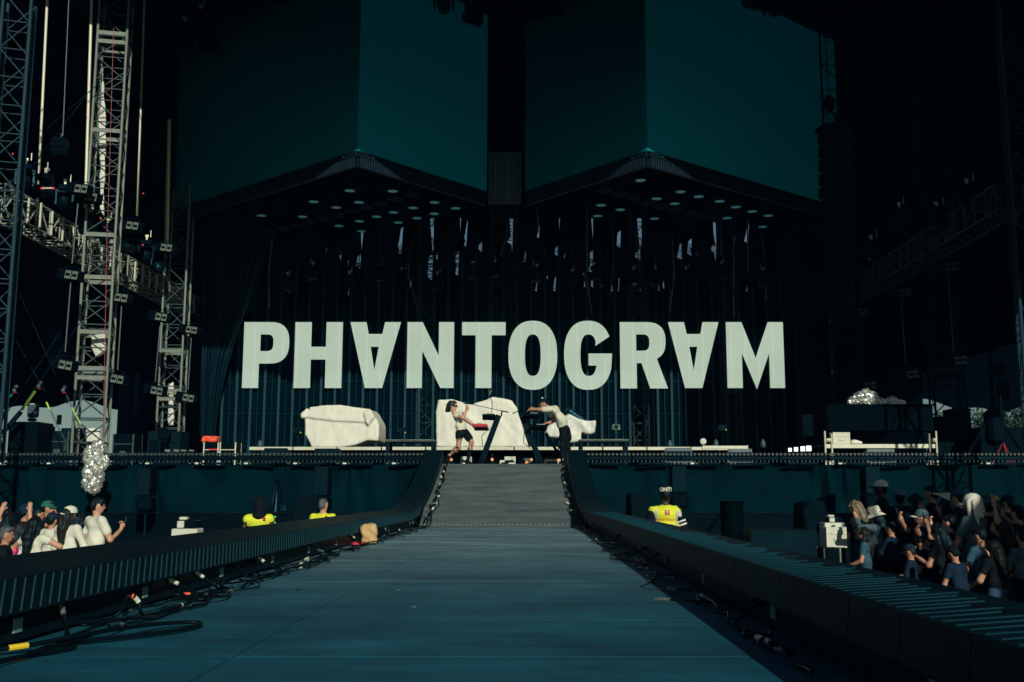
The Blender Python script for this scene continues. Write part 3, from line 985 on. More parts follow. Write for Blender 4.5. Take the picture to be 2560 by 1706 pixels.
me, loc = crumple("white_sheet", [(214, 1112), (214, 1072), (249, 1070), (250, 1112)], 26.2, 0.10, M_WHITE, 5, 0.03, 0.02, 0.03)
o = link("white_sheet", me, None, loc); setp(o, "white sheet hanging behind the foot of the sunlit left tower", "sheet")
me, loc = crumple("white_sheet", [(225, 868), (228, 830), (262, 828), (264, 880), (240, 895)], 25.35, 0.08, M_GREYT, 9, 0.03, 0.02, 0.03)
o = link("white_sheet", me, None, loc); setp(o, "pale grey panel fixed halfway up the sunlit left tower", "sheet")
me, loc = crumple("white_sheet", [(418, 1065), (420, 960), (432, 955), (434, 1065)], 30.1, 0.08, M_GREYT, 13, 0.03, 0.03, 0.03, fold=2)
o = link("white_sheet", me, None, loc); setp(o, "pale strip of cloth inside the shorter tower by the curtain", "sheet")
me, loc = crumple("white_sheet", [(250, 520), (246, 300), (256, 170), (264, 300), (262, 420), (258, 540)], 25.5, 0.06, M_GREYT, 14, 0.025, 0.025, 0.02, fold=1.5)
o = link("white_sheet", me, None, loc); setp(o, "crumpled pale strip high inside the sunlit left tower", "sheet")

# slim sunlit posts and dark hanging lines
def pole(u0, v0, u1, v1, Y, r, m, name, label, cat, Y1=None):
    a = at(u0, v0, Y); b = at(u1, v1, Y1 or Y)
    o = bar(name, None, a, b, r, m)
    return setp(o, label, cat)


pole(93, 540, 118, 0, 24.4, 0.032, M_ALUL, "steel_post", "slim sunlit post left of the tall lattice tower", "post")
pole(213, 520, 229, 0, 24.9, 0.036, M_ALUL, "steel_post", "slim sunlit post hugging the tall lattice tower's left leg", "post")
pole(343, 540, 361, 0, 27.6, 0.030, M_ALUL, "steel_post", "slim post right of the tall tower, lit only in its lower part", "post")
pole(418, 610, 424, 300, 29.0, 0.045, M_ALUL, "steel_post", "short bright post at the left end of the upper screen", "post")
pole(412, 615, 420, 300, 29.3, 0.030, M_ALU, "steel_post", "thinner grey post beside the bright post at the upper screen's end", "post")
pole(157, 340, 172, 0, 24.0, 0.014, M_STEEL, "hoist_chain", "thin dark chain running up from the left hoist", "chain")
pole(285, 1105, 256, 1000, 24.9, 0.012, M_RED, "red_rope", "short red rope at the right leg of the tall tower", "rope") if False else None
pole(258, 1085, 268, 560, 24.82, 0.006, M_RED, "red_rope", "thin red rope hanging down the front of the tall lattice tower", "rope")
pole(270, 540, 284, 70, 24.82, 0.004, M_RED, "red_rope", "thin red rope in the upper half of the tall lattice tower", "rope")
for i, (u0, v0, u1, v1) in enumerate([(2190, 0, 2215, 450), (2450, 0, 2475, 520), (2260, 0, 2285, 520)]):
    pole(u0, v0, u1, v1, 25.5 + i * 0.4, 0.02, M_DSTEEL, "steel_post", ["dark post left of the right hand tower", "dark post nearest the right edge tower", "dark post in the middle of the right wing"][i], "post")
GUY = [((30, 690), (170, 1010), 24.3), ((40, 850), (115, 985), 24.6), ((150, 830), (0, 1060), 24.0), ((205, 800), (0, 1100), 23.9), ((85, 350), (280, 180), 24.6), ((25, 490), (215, 240), 24.2), ((325, 140), (400, 460), 27.0)]
GL = ["guy wire slanting down to the right tensioner, far left", "short guy wire ending at the middle tensioner, far left", "guy wire slanting down to the left edge, upper one", "guy wire slanting down to the left edge, lower one", "faint wire slanting up to the tall tower, upper one", "faint wire slanting up to the tall tower, lower one", "thin wire slanting down right of the tall tower"]
for (p, q, Y), lb in zip(GUY, GL):
    pole(p[0], p[1], q[0], q[1], Y, 0.011, M_DSTEEL, "guy_wire", lb, "wire")
# tension straps with bright sleeves
for i, (u0, v0, u1, v1, Y, m, r, lb) in enumerate([
        (88, 978, 54, 1026, 24.0, M_LIME, 0.028, "yellow green strap sleeve on the steep left guy line"),
        (34, 983, 24, 993, 24.1, M_GREEN, 0.03, "green strap sleeve at the far left guy line"),
        (116, 1006, 124, 1024, 24.3, M_LIME, 0.02, "small yellow strap on the middle guy line"),
        (180, 1020, 202, 1062, 24.3, M_LIME, 0.016, "yellow green webbing at the left leg of the tall tower"),
        (52, 1030, 5, 1085, 23.9, M_DSTEEL, 0.06, "thick dark strap running down to the left edge")]):
    pole(u0, v0, u1, v1, Y, r, m, "strap_sleeve", lb, "strap")
for (u, v, lb) in ((98, 962, "shackle and tensioner above the yellow strap"), (160, 972, "tensioner on the guy line left of the tower"), (38, 972, "tensioner at the far left guy line")):
    p = at(u, v, 24.1)
    mb = MB(); mb.lathe([(0.03, -0.09), (0.05, -0.05), (0.035, 0), (0.055, 0.05), (0.03, 0.09)], n=8)
    t = thing("tensioner", lb, "tensioner", p)
    mb.build("body", M_STEEL, t, rot=(0, 0.5, 0))
    MB().lathe([(0.02, 0), (0.045, 0.02), (0.02, 0.05)], (0.02, -0.03, -0.12), 8).build("hook", M_RED, t)
def chain(pts, Y, label, r=0.014):
    P = [at(u, v, Y) for u, v in pts]
    root = thing("chain", label, "chain", P[0])
    lm = MB(); n = 10
    lm.tube([(0.02 * math.cos(t), 0, 0.034 * math.sin(t)) for t in [2 * math.pi * k / n for k in range(n + 1)]], 0.006, 5)
    lm = lm.mesh("link", M_STEEL, True)
    for i in range(len(P) - 1):
        d = P[i + 1] - P[i]
        k = max(1, int(d.length / 0.055))
        for j in range(k):
            link("link", lm, root, P[i] - P[0] + d * (j / k), (0, math.atan2(d.x, d.z), (j % 2) * 1.57))
    return root


chain([(128, 1030), (145, 1068), (162, 1100), (160, 1132)], 24.3, "hanging steel chain left of the tower's left leg")
chain([(172, 1085), (168, 1110), (158, 1132)], 24.35, "short loose chain end on the deck beside the tower")
chain([(165, 985), (185, 1030), (205, 1068), (218, 1100)], 24.35, "chain slanting across the tall tower's left leg")

# thin haze over the whole place, added and tinted blue to lift the blacks
hz_ = MB(); hz_.box((0, 600, 8.4), (2000, 2000, 18.8))
hm_ = bpy.data.materials.new("added_haze_air"); hm_.use_nodes = True
ht_ = hm_.node_tree; ht_.nodes.clear()
ho_ = ht_.nodes.new("ShaderNodeOutputMaterial"); hv_ = ht_.nodes.new("ShaderNodeVolumePrincipled")
hv_.inputs["Color"].default_value = (0.10, 0.42, 1.0, 1); hv_.inputs["Density"].default_value = 0.0003; hv_.inputs["Anisotropy"].default_value = 0.0
ht_.links.new(hv_.outputs[0], ho_.inputs["Volume"])
try: hm_.cycles.homogeneous_volume = True
except Exception: pass
setp(hz_.build("haze", hm_), "thin haze added and tinted blue to lift the blacks", None, None, "stuff")

# ================================================================== rigged equipment
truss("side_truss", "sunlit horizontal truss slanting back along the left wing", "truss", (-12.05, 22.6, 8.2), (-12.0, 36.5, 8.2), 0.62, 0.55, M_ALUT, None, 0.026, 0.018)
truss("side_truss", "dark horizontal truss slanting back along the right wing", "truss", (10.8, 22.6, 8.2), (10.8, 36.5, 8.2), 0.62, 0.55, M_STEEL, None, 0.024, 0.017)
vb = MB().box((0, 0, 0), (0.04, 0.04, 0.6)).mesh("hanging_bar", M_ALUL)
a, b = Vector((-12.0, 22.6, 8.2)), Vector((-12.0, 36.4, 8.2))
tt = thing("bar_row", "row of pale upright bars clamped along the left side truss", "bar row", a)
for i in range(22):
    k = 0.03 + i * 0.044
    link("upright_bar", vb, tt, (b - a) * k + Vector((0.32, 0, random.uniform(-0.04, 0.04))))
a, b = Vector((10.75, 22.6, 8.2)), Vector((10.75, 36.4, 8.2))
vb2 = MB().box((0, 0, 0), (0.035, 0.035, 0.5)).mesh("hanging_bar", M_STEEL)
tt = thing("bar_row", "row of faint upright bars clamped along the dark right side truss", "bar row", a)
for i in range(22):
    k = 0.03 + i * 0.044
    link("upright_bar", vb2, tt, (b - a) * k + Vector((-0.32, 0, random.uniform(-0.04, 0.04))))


def moving_head(p, label, group, pan=0.0, tilt=0.6, s=1.0, m=M_BLACK, lens=None):
    root = thing("moving_light", label, "stage light", p, pan, group)
    if "mh" not in UNIT:
        UNIT["mh"] = (MB().bbox((0, 0, 0.36), (0.34, 0.30, 0.16), 0.03).mesh("base", M_BLACK),
                      MB().box((-0.20, 0, 0.10), (0.05, 0.14, 0.40)).box((0.20, 0, 0.10), (0.05, 0.14, 0.40)).box((0, 0, 0.27), (0.40, 0.14, 0.04)).mesh("yoke", M_BLACKG),
                      MB().lathe([(0.06, -0.22), (0.13, -0.19), (0.15, -0.05), (0.16, 0.14), (0.175, 0.20), (0.16, 0.21)], n=14, axis='Y').mesh("head", M_BLACKG, True),
                      MB().lathe([(0.14, 0.213), (0.10, 0.235), (0.03, 0.245)], n=14, axis='Y').mesh("lens", M_BLACKG, True),
                      MB().box((0, 0, 0.5), (0.05, 0.05, 0.14)).box((0, 0.03, 0.58), (0.09, 0.08, 0.06)).box((0.12, -0.1, 0.62), (0.02, 0.02, 0.2)).mesh("clamp", M_ALUL))
    me = UNIT["mh"]
    link("base", me[0], root, (0, 0, 0), None, (s, s, s)); link("yoke", me[1], root, (0, 0, 0), None, (s, s, s))
    h = link("head", me[2], root, (0, 0, 0), (tilt, 0, 0), (s, s, s))
    link("lens", me[3], h)
    link("clamp", me[4], root, (0, 0, 0), None, (s, s, s))
    return root


for i, (u, v, Y) in enumerate(sorted([(112, 478, 24.4), (222, 575, 25.4), (268, 600, 25.8), (320, 622, 26.6), (365, 640, 27.4), (395, 672, 28.6), (62, 455, 23.8), (160, 505, 24.8)])):
    moving_head(at(u, v, Y), "black moving stage light on the left side truss, %s from the left" % ordinal(i + 1), "moving lights on the left side truss", random.uniform(-.5, .5), random.uniform(0, .5), 0.95)
for i, (u, v, Y) in enumerate(sorted([(2420, 505, 24.2), (2345, 560, 25.4), (2250, 560, 26.4), (2180, 640, 27.6), (2415, 570, 24.5)])):
    moving_head(at(u, v, Y), "black moving stage light in the dark right wing, %s from the left" % ordinal(i + 1), "moving lights in the right wing", random.uniform(-.5, .5), random.uniform(0, .5), 0.95)
TOPS = [(460, 105, 28.5), (500, 75, 28), (540, 45, 27.6), (585, 25, 27.2), (630, 10, 26.8), (520, 110, 28.4), (690, -5, 26.4), (1110, 10, 26.4), (1180, 45, 27.2), (1235, 20, 27.6), (1270, 45, 28), (1330, 30, 27.6), (1385, 20, 27.2), (1880, 5, 26.8), (1930, 20, 27.6), (1985, 25, 28), (2030, 50, 28.6), (2080, 75, 29), (2110, 60, 29)]
for i, (u, v, Y) in enumerate(sorted(TOPS)):
    moving_head(at(u, v, Y), "black moving light under the roof above the upper screens, %s from the left" % ordinal(i + 1), "moving lights under the roof", random.uniform(-1.2, 1.2), random.uniform(-0.3, 0.5), 1.25)


def blinder(u, v, Y, label, group, dark=False, s=1.0):
    p = at(u, v, Y)
    root = thing("blinder_light", label, "stage light", p, -0.35 if not dark else 0.35, group)
    root.rotation_euler = (0, R(11) if not dark else R(-8), -0.35 if not dark else 0.35)
    root.scale = (s, s, s)
    MB().bbox((-0.12, 0.10, 0.0), (0.62, 0.26, 0.26), 0.02).build("housing", M_BLACK, root)
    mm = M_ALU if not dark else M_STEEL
    for cx in (-0.06, 0.14):
        pl = MB().bbox((cx, -0.04, 0), (0.165, 0.02, 0.19), 0.008).build("lamp_plate", mm, root)
        MB().box((cx + 0.01, -0.056, 0), (0.12, 0.01, 0.06)).build("lamp_slot", M_BLACK, pl)
    MB().tube([(-0.3, 0.1, 0.14), (-0.3, 0.1, 0.2), (0.1, 0.1, 0.2), (0.1, 0.1, 0.14)], 0.012, 6).build("bracket", M_DSTEEL, root)
    return root


LB = [(178, 688, 23.4, "topmost left"), (163, 913, 23.4, "lower left, beside the guy wires"), (302, 745, 25, "beside the tall tower's middle"), (292, 948, 25, "beside the tall tower's lower part"), (402, 793, 27.5, "between the two lattice towers, upper"), (391, 977, 27.5, "between the two lattice towers, lower"), (478, 825, 29.5, "left of the dark curtain, upper"), (470, 995, 29.5, "left of the dark curtain, lower"), (202, 473, 24, "highest, left of the tall tower"), (226, 494, 24.6, "crossing the tall tower's left leg"), (330, 565, 26, "right of the tall tower near the side truss"), (415, 620, 28, "under the short bright post")]
for u, v, Y, w_ in LB:
    blinder(u, v, Y, "black two plate light " + w_, "two plate lights in the left wing")
RB = [(2374, 668, 24.2, "upper one near the right edge"), (2258, 733, 26, "upper one in the middle of the right wing"), (2396, 902, 24.2, "lower one near the right edge"), (2276, 937, 26, "lower one in the middle of the right wing"), (2155, 780, 28, "upper one right of the letter screen"), (2172, 965, 28, "lower one above the foil heap")]
for u, v, Y, w_ in RB:
    blinder(u, v, Y, "shaded two plate light, " + w_, "two plate lights in the right wing", True)
for (u0, v0, u1, v1, Y, lb) in [(163, 880, 177, 705, 23.5, "left pair of two plate lights"), (294, 925, 304, 765, 25.1, "two plate lights beside the tall tower"), (388, 955, 400, 815, 27.6, "two plate lights between the towers"), (470, 975, 478, 845, 29.6, "two plate lights by the curtain"), (2265, 915, 2253, 755, 26.1, "right wing pair of two plate lights"), (2384, 880, 2370, 690, 24.3, "right edge pair of two plate lights"), (180, 660, 195, 510, 23.6, "left pair and the lights above it")]:
    pole(u0, v0, u1, v1, Y, 0.017, M_STEEL, "hanging_pipe", "thin pipe joining the " + lb, "pipe")

# hoist with a chain, left, and red ended bar
p = at(150, 360, 24.0)
t = thing("chain_hoist", "black chain hoist hanging left of the tall lattice tower", "hoist", p)
MB().bbox((0, 0, 0), (0.36, 0.3, 0.26), 0.04).build("body", M_BLACKG, t)
MB().lathe([(0.10, -0.2), (0.14, -0.16), (0.14, 0.16), (0.10, 0.2)], (0, 0, -0.2), 12, 'X').build("drum", M_BLACK, t)
MB().tube([(0, 0, 0.13), (0.03, 0, 0.2), (0, 0, 0.25)], 0.02, 6).build("hook", M_STEEL, t)
p = at(119, 471, 23.6)
t = thing("status_bar", "small pale bar with red glowing ends at the left side truss", "light bar", p)
MB().box((0, 0, 0), (0.22, 0.03, 0.03)).build("tube", M_LABEL, t)
for sx in (-1, 1): MB().box((sx * 0.13, 0, 0), (0.05, 0.035, 0.035)).build("end_light", M_REDLED, t)
for u, v, lb in ((32, 385, "tiny red light at the far left"), (358, 484, "tiny red light right of the tall tower"), (357, 613, "tiny red light on the side truss"), (252, 547, "tiny red light beside the tall tower's leg")):
    o = MB().lathe([(0.01, -0.02), (0.022, 0), (0.01, 0.02)], n=8).build("indicator_light", M_REDLED, None, at(u, v, 24.0 if u < 300 else 26.5))
    setp(o, lb, "indicator")

# wash lights under the angled screens
WL = [(560 + x / 3.41, 420 + y / 3.41) for x, y in [(320, 405), (670, 415), (957, 337), (765, 287), (1072, 193), (1150, 292), (1438, 197), (980, 493), (1155, 453), (1172, 538), (1300, 415), (1445, 378), (1485, 465), (1612, 340), (1645, 427), (1795, 293), (1792, 390), (1975, 343)]]
WR = [(1200 + x / 2.941, 380 + y / 2.941) for x, y in [(1180, 208), (1300, 343), (1475, 292), (1432, 380), (1608, 327), (1762, 362), (1882, 404), (2002, 437), (2120, 468), (1818, 485), (2078, 550), (890, 391), (1032, 424), (865, 470), (1282, 490)]]
wm = (MB().lathe([(0.07, 0.30), (0.14, 0.26), (0.16, 0.10), (0.178, 0.0), (0.172, -0.01)], n=18).mesh("housing", M_BLACK, True),
      MB().lathe([(0.170, -0.004), (0.12, -0.014), (0.05, -0.02)], n=18).mesh("lens", M_LENS),
      MB().box((-0.25, 0, 0.2), (0.03, 0.08, 0.4)).box((0.25, 0, 0.2), (0.03, 0.08, 0.4)).box((0, 0, 0.41), (0.53, 0.08, 0.03)).box((0, 0, 0.5), (0.05, 0.05, 0.16)).mesh("yoke", M_BLACK))
for lst, side in ((WL, "left"), (WR, "right")):
    for i, (u, v) in enumerate(sorted(lst)):
        root = thing("wash_light", "round wash light with speckled blue lens, %s from the left under the %s corner screen" % (ordinal(i + 1), side), "stage light", at_z(u, v, 9.95), random.uniform(0, 3), "wash lights under the %s corner screen" % side)
        for nm, me in zip(("housing", "lens", "yoke"), wm): link(nm, me, root)
LP = [(560 + x / 3.41, 420 + y / 3.41, -1) for x, y in [(1595, 233), (1460, 270), (1330, 305), (1207, 340), (1087, 370), (962, 405), (842, 437), (722, 467), (607, 498), (505, 525), (395, 555)]] + [(1200 + x / 2.941, 380 + y / 2.941, 1) for x, y in [(915, 283), (1030, 312), (1135, 345), (1240, 375), (1335, 405), (1440, 430), (1550, 455), (1650, 480), (1750, 505)]]
M_LOUV = mat("louvre_grey", (0.03, 0.06, 0.08), 0.6, var=0.3)
lv = MB()
for q in range(6): lv.box((0, -0.125 + q * 0.05, 0), (0.30, 0.008, 0.05))
lv.box((-0.16, 0, 0), (0.02, 0.30, 0.06)).box((0.16, 0, 0), (0.02, 0.30, 0.06))
lv = lv.mesh("louvre", M_LOUV)
lb_ = MB().box((0, 0, 0.045), (0.33, 0.3, 0.03)).mesh("back_plate", M_LOUV)
for i, (u, v, sd) in enumerate(sorted(LP)):
    root = thing("louvre_panel", "flat dark louvred panel, %s from the left in the slanting rows under the corner screens" % ordinal(i + 1), "panel", at_z(u, v, 10.15), sd * -0.75, "louvred panels under the %s corner screen" % ("left" if sd < 0 else "right"))
    link("louvre", lv, root); link("back_plate", lb_, root)
# pipes the wash lights hang from
for cx, sl, sr, side in ((-4.26, 1.171, .858, "left"), (2.98, .85, 1.21, "right")):
    for i in range(5):
        Yp = 26.3 + i * 0.75
        xa, xb = cx - (Yp - 25) * sl + 0.45, cx + (Yp - 25) * sr - 0.45
        xa = max(xa, -9.5) if side == "left" else max(xa, 0.3); xb = min(xb, -1.7) if side == "left" else min(xb, 8.4)
        o = bar("rig_pipe", None, (xa, Yp, 10.55), (xb, Yp, 10.55), 0.035, M_DSTEEL)
        setp(o, "dark pipe carrying wash lights under the %s corner screen, %s from the front" % (side, ordinal(i + 1)), "pipe", "pipes under the corner screens")

# central strip screen between the corner screens and the black drape above it
p = at(1262, 510, 29.4)
t = thing("strip_screen", "narrow blue grey strip panel between the two corner screens", "panel", p)
w2 = (at(1300, 510, 29.4).x - at(1222, 510, 29.4).x) / 2
hh = at(1262, 385, 29.4).z - p.z
M_CP = mat("centre_strip", (0.018, 0.07, 0.085), 0.5, var=0.4, scale=5)
for i in range(6):
    MB().box((-w2 + i * w2 * 0.4, 0, hh / 2), (0.05 if i % 2 == 0 else 0.02, 0.03, hh)).build("strip", M_STEEL if i % 2 == 0 else M_ALU, t)
MB().box((0, 0.05, hh / 2), (w2 * 2, 0.02, hh)).build("backing", M_CP, t)
MB().box((0, -0.02, hh), (w2 * 2 + 0.1, 0.06, 0.05)).build("top_rail", M_STEEL, t)
drape("centre_drape", -1.3, 0.15, 13.0 - 1.3, 16.0, 29.6, M_SCRIM, "black drape filling the gap above the narrow centre panel", "drape", 0.04, seed=9, nx=40)

# glossy dark curtains either side of the letter screen
def curtain(pts_top, pts_bot, Y, m, label, seed, folds=9):
    rnd = random.Random(seed)
    (ua, va), (ub, vb) = pts_top; (uc, vc), (ud, vd) = pts_bot
    nx, nz = 90, 24
    ph = rnd.uniform(0, 6)
    vs, fs = [], []
    for j in range(nz + 1):
        t = j / nz
        cur = t * t * (3 - 2 * t)
        for i in range(nx + 1):
            s = i / nx
            sw = s + 0.03 * math.sin(6 * s + ph)
            top = at(ua + (ub - ua) * sw, va + (vb - va) * sw, Y); bot = at(uc + (ud - uc) * sw, vc + (vd - vc) * sw, Y)
            q = top * (1 - t) + bot * t
            q.x = top.x + (bot.x - top.x) * cur ** 0.7
            d = 0.07 * math.sin(folds * 6.28 * s + ph + 1.5 * t) + 0.035 * math.sin(folds * 2.3 * 6.28 * s + 2 * ph - 3 * t) + 0.02 * math.sin(14 * t + 9 * s)
            vs.append((q.x, q.y + d * (1.2 - 0.3 * t), q.z))
    for j in range(nz):
        for i in range(nx):
            k = j * (nx + 1) + i
            fs.append((k, k + 1, k + nx + 2, k + nx + 1))
    return setp(MB().add(vs, fs).build("side_curtain", m, smooth=True), label, "curtain")


curtain(((500, 545), (690, 540)), ((497, 1090), (536, 1092)), 33.6, M_PLASTIC, "glossy dark plastic curtain gathered at the left end of the letter screen", 3, 7)
curtain(((1990, 560), (2075, 560)), ((2000, 1110), (2060, 1110)), 33.6, M_DRAPE, "dark curtain hanging at the right end of the letter screen", 5, 5)
curtain(((590, 560), (660, 560)), ((570, 800), (640, 790)), 34.3, M_PLASTIC, "glossy curtain swag catching light at the upper left of the letter screen", 8, 4)
# lattice columns behind the letter screen
tower(1060, 1100, 1065, 520, 36.5, 0.55, 0.6, M_STEEL, "grey lattice column behind the letter N of the screen", (), 0.1)
tower(1600, 1100, 1600, 520, 37.5, 0.55, 0.6, M_STEEL, "grey lattice column behind the letter R of the screen", (), 0.1)
tower(1830, 1100, 1830, 500, 37.5, 0.55, 0.6, M_STEEL, "grey lattice column behind the letter M of the screen", (), 0.1)
tower(1260, 1100, 1260, 480, 38.5, 0.9, 0.6, M_STEEL, "wide lattice column behind the middle of the screen", (), 0.0)
for i, (u, v0, v1, Y) in enumerate([(1468, 505, 680, 33.0), (1345, 520, 580, 33.5), (1803, 560, 640, 33), (1870, 545, 680, 33), (1835, 590, 790, 33.2)]):
    pole(u, v1, u - 1, v0, Y, 0.028, M_ALU, "hanging_pipe", ["bright upright pipe above the letter G", "short upright pipe left of centre above the O", "upright pipe above the second inverted letter", "upright pipe above the letter M", "long upright pipe down to the letter M"][i], "pipe")

# hanging trusses, lamps and cables above the letters
for (xa, xb, Yt, zt2, lb) in ((-8.6, -1.6, 33.2, 9.2, "left half"), (-1.0, 8.0, 33.6, 9.0, "right half")):
    truss("rig_truss", "dark truss hanging above the %s of the lit letters" % lb, "truss", (xa, Yt, zt2), (xb, Yt, zt2), 0.42, 0.45, M_DSTEEL, None, 0.022, 0.013)
rnd = random.Random(77)
for i in range(26):
    xx = -8.4 + i * 0.655 + rnd.uniform(-.2, .2)
    Yc = rnd.uniform(32.2, 34.2)
    z1 = rnd.uniform(9.6, 10.4); z0 = z1 - rnd.uniform(0.8, 2.6)
    pts = [(xx, Yc, z1), (xx + rnd.uniform(-.1, .1), Yc, (z0 + z1) / 2), (xx + rnd.uniform(-.25, .25), Yc, z0)]
    o = MB().tube(pts, rnd.uniform(0.012, 0.03), 6).build("hanging_cable", rnd.choice([M_DSTEEL, M_STEEL, M_ALU]))
    setp(o, "hanging cable above the lit letters, %s from the left" % ordinal(i + 1), "cable", "hanging cables above the letters")
for i in range(16):
    xx = -8.0 + i * 1.02 + rnd.uniform(-.3, .3)
    moving_head(Vector((xx, rnd.uniform(32.9, 33.8), rnd.uniform(8.2, 8.7))), "small black light on the trusses above the letters, %s from the left" % ordinal(i + 1), "lights on the trusses above the letters", rnd.uniform(-2, 2), rnd.uniform(-.4, .6), 0.8)

# line array on the right, in front of the corner screen's end
p = at(2082, 300, 24.5)
la = thing("line_array", "black hanging speaker array in front of the right end of the upper screen", "speaker", p, 0.15)
cab = MB(); cab.add([(-0.36, -0.22, -0.17), (0.36, -0.22, -0.17), (0.30, 0.25, -0.13), (-0.30, 0.25, -0.13), (-0.36, -0.22, 0.17), (0.36, -0.22, 0.17), (0.30, 0.25, 0.13), (-0.30, 0.25, 0.13)], [(0, 1, 2, 3), (4, 7, 6, 5), (0, 4, 5, 1), (1, 5, 6, 2), (2, 6, 7, 3), (3, 7, 4, 0)])
cab = cab.mesh("cabinet", M_VBLACK)
zz, yy, an = -0.45, 0, 0.02
for i in range(12):
    link("cabinet", cab, la, (0, yy, zz), (an, 0, 0))
    an += 0.035; zz -= 0.35 * math.cos(an); yy += 0.35 * math.sin(an) * 0.5
MB().box((0, 0, -0.22), (0.7, 0.6, 0.06)).build("bumper_frame", M_VBLACK, la)
for dx, dz in ((-0.08, 0.42), (0.24, 0.15)):
    MB().lathe([(0.05, -0.22), (0.14, -0.12), (0.15, 0.08), (0.06, 0.2)], (dx, 0, dz), 10).build("hoist", M_VBLACK, la)
    MB().tube([(dx, 0, dz + 0.2), (dx - 0.05, 0, 4.5)], 0.012, 5).build("hoist_chain", M_VBLACK, la)
MB().tube([(-0.08, 0, 0.3), (0.2, 0, -0.2)], 0.025, 5).build("sling", M_VBLACK, la)

# ================================================================== stage edge lights
def edge_unit(x, label, group, labels=True, lit=()):
    root = thing("edge_light", label, "edge light", (x, 23.62, DZ), 0, group)
    link("bar_housing", UNIT["eh"], root)
    for i in range(12):
        link("lamp_head", UNIT["ec"], root, (-0.51 + i * 0.0925, 0, 0.225))
        link("pin", UNIT["ep"], root, (-0.51 + i * 0.0925, -0.01, 0.075))
    link("power_box", UNIT["eb"], root, (0.12, 0, 0.02))
    if labels:
        link("label_plate", UNIT["el"], root, (-0.30, -0.062, 0.022))
        link("small_plate", UNIT["es"], root, (-0.45, -0.062, 0.022))
    return root


UNIT["eh"] = MB().bbox((0, 0.02, 0.14), (1.10, 0.10, 0.10), 0.02).mesh("bar_housing", M_BLACKG)
hd = MB(); hd.lathe([(0.030, -0.045), (0.038, -0.03), (0.038, 0.02), (0.030, 0.038)], n=6, axis='Y'); hd.box((0, 0.01, -0.03), (0.02, 0.03, 0.04))
UNIT["ec"] = hd.mesh("lamp_head", mat("lamp_head_black", (0.028, 0.050, 0.055), 0.4, var=0.3))
UNIT["ep"] = MB().box((0, 0, 0), (0.012, 0.012, 0.06)).mesh("pin", M_STEEL)
UNIT["eb"] = MB().bbox((0, 0, 0), (0.42, 0.11, 0.045), 0.006).box((-0.36, 0, 0), (0.26, 0.10, 0.04)).mesh("power_box", M_DSTEEL)
UNIT["el"] = MB().box((0, 0, 0), (0.085, 0.006, 0.035)).mesh("label_plate", M_LABEL)
UNIT["es"] = MB().box((0, 0, 0), (0.06, 0.006, 0.025)).box((0.25, 0, 0.0), (0.045, 0.006, 0.03)).mesh("small_plate", M_STEEL)
for i in range(9):
    edge_unit(-2.72 - i * 1.11, "bar of small black lamp heads on the stage edge, %s left of the ramp" % ordinal(i + 1), "edge lights left of the ramp")
for i in range(10):
    edge_unit(1.78 + i * 1.11, "bar of small black lamp heads on the stage edge, %s right of the ramp" % ordinal(i + 1), "edge lights right of the ramp", i in (5, 8, 2))

# ================================================================== risers, covers, equipment on deck
RYF = 27.5
rz = at(1000, 1117, RYF).z
x0, x1 = at(622, 1117, RYF).x, at(1838, 1117, RYF).x
t = thing("riser", "long low riser with a pale sunlit front edge across the stage", "riser", ((x0 + x1) / 2, RYF, DZ))
MB().box((0, 2.0, rz - DZ - 0.03), (x1 - x0 - 0.04, 3.94, 0.06)).build("top_board", M_DECK, t)
n = 11
for i in range(n):
    wd = (x1 - x0) / n
    MB().bbox((-(x1 - x0) / 2 + wd * (i + 0.5), 0, rz - DZ - 0.05), (wd - 0.03, 0.04, 0.085), 0.006).build("edge_strip", M_ALUL, t)
    MB().box((-(x1 - x0) / 2 + wd * (i + 0.5), 0.2, (rz - DZ - 0.1) / 2), (0.06, 0.06, rz - DZ - 0.1)).build("leg", M_DSTEEL, t)
MB().box((0, 0.4, (rz - DZ) / 2 - 0.06), (x1 - x0 - 0.1, 0.03, rz - DZ - 0.14)).build("front_cloth", M_SCRIM, t)


def z3(l, kx_, ou, ov): return [(ou + x / kx_, ov + y / kx_) for x, y in l]


def cover(name, label, outlines, Y, depth, m, seed, res, amp, base, fold=1.0, rr=0.07, proud=0.06):
    polys = [[at(u, v, Y) for u, v in ol] for ol in outlines]
    cx = sum(p.x for p in polys[0]) / len(polys[0])
    rn = np.random.RandomState(seed)
    W = rn.uniform(-1, 1, (12, 3)).astype(np.float32); W[:, 1] *= 0.5
    fr = rn.uniform(2, 11, 12); ph = rn.uniform(0, 6.28, 12)
    def noise(P):
        s = 0
        for i in range(12):
            wv = W[i] / np.linalg.norm(W[i])
            a_ = (P @ wv) * fr[i] * fold + ph[i] + 1.2 * np.sin(P[:, 0] * 1.7 + P[:, 2] * 1.1 + i)
            s = s + (1 - np.abs(np.sin(a_))) ** 2 * (1.6 / fr[i])
        # cloth hanging in soft upright folds that widen towards the hem
        dn = np.clip(1.15 - P[:, 2] / 1.4, 0.25, 1.2)
        for i in range(6):
            s = s + 0.55 * dn * np.sin(P[:, 0] * (4 + 2.3 * i) + ph[i] + 0.9 * np.sin(P[:, 2] * 1.6 + ph[i + 3])) / (1 + 0.5 * i)
        return -(s - s.mean()) * amp
    prims = []
    for i, poly in enumerate(polys):
        prims.append((0, 'x', [(p.x - cx, p.z - base) for p in poly], 0.0 - proud * i, depth + proud * i, rr if i == 0 else 0.05))
    me = sdf_mesh(name, prims, res, 0.02, m, noise)
    o = link(name, me, None, (cx, Y, base))
    return setp(o, label, "cover")


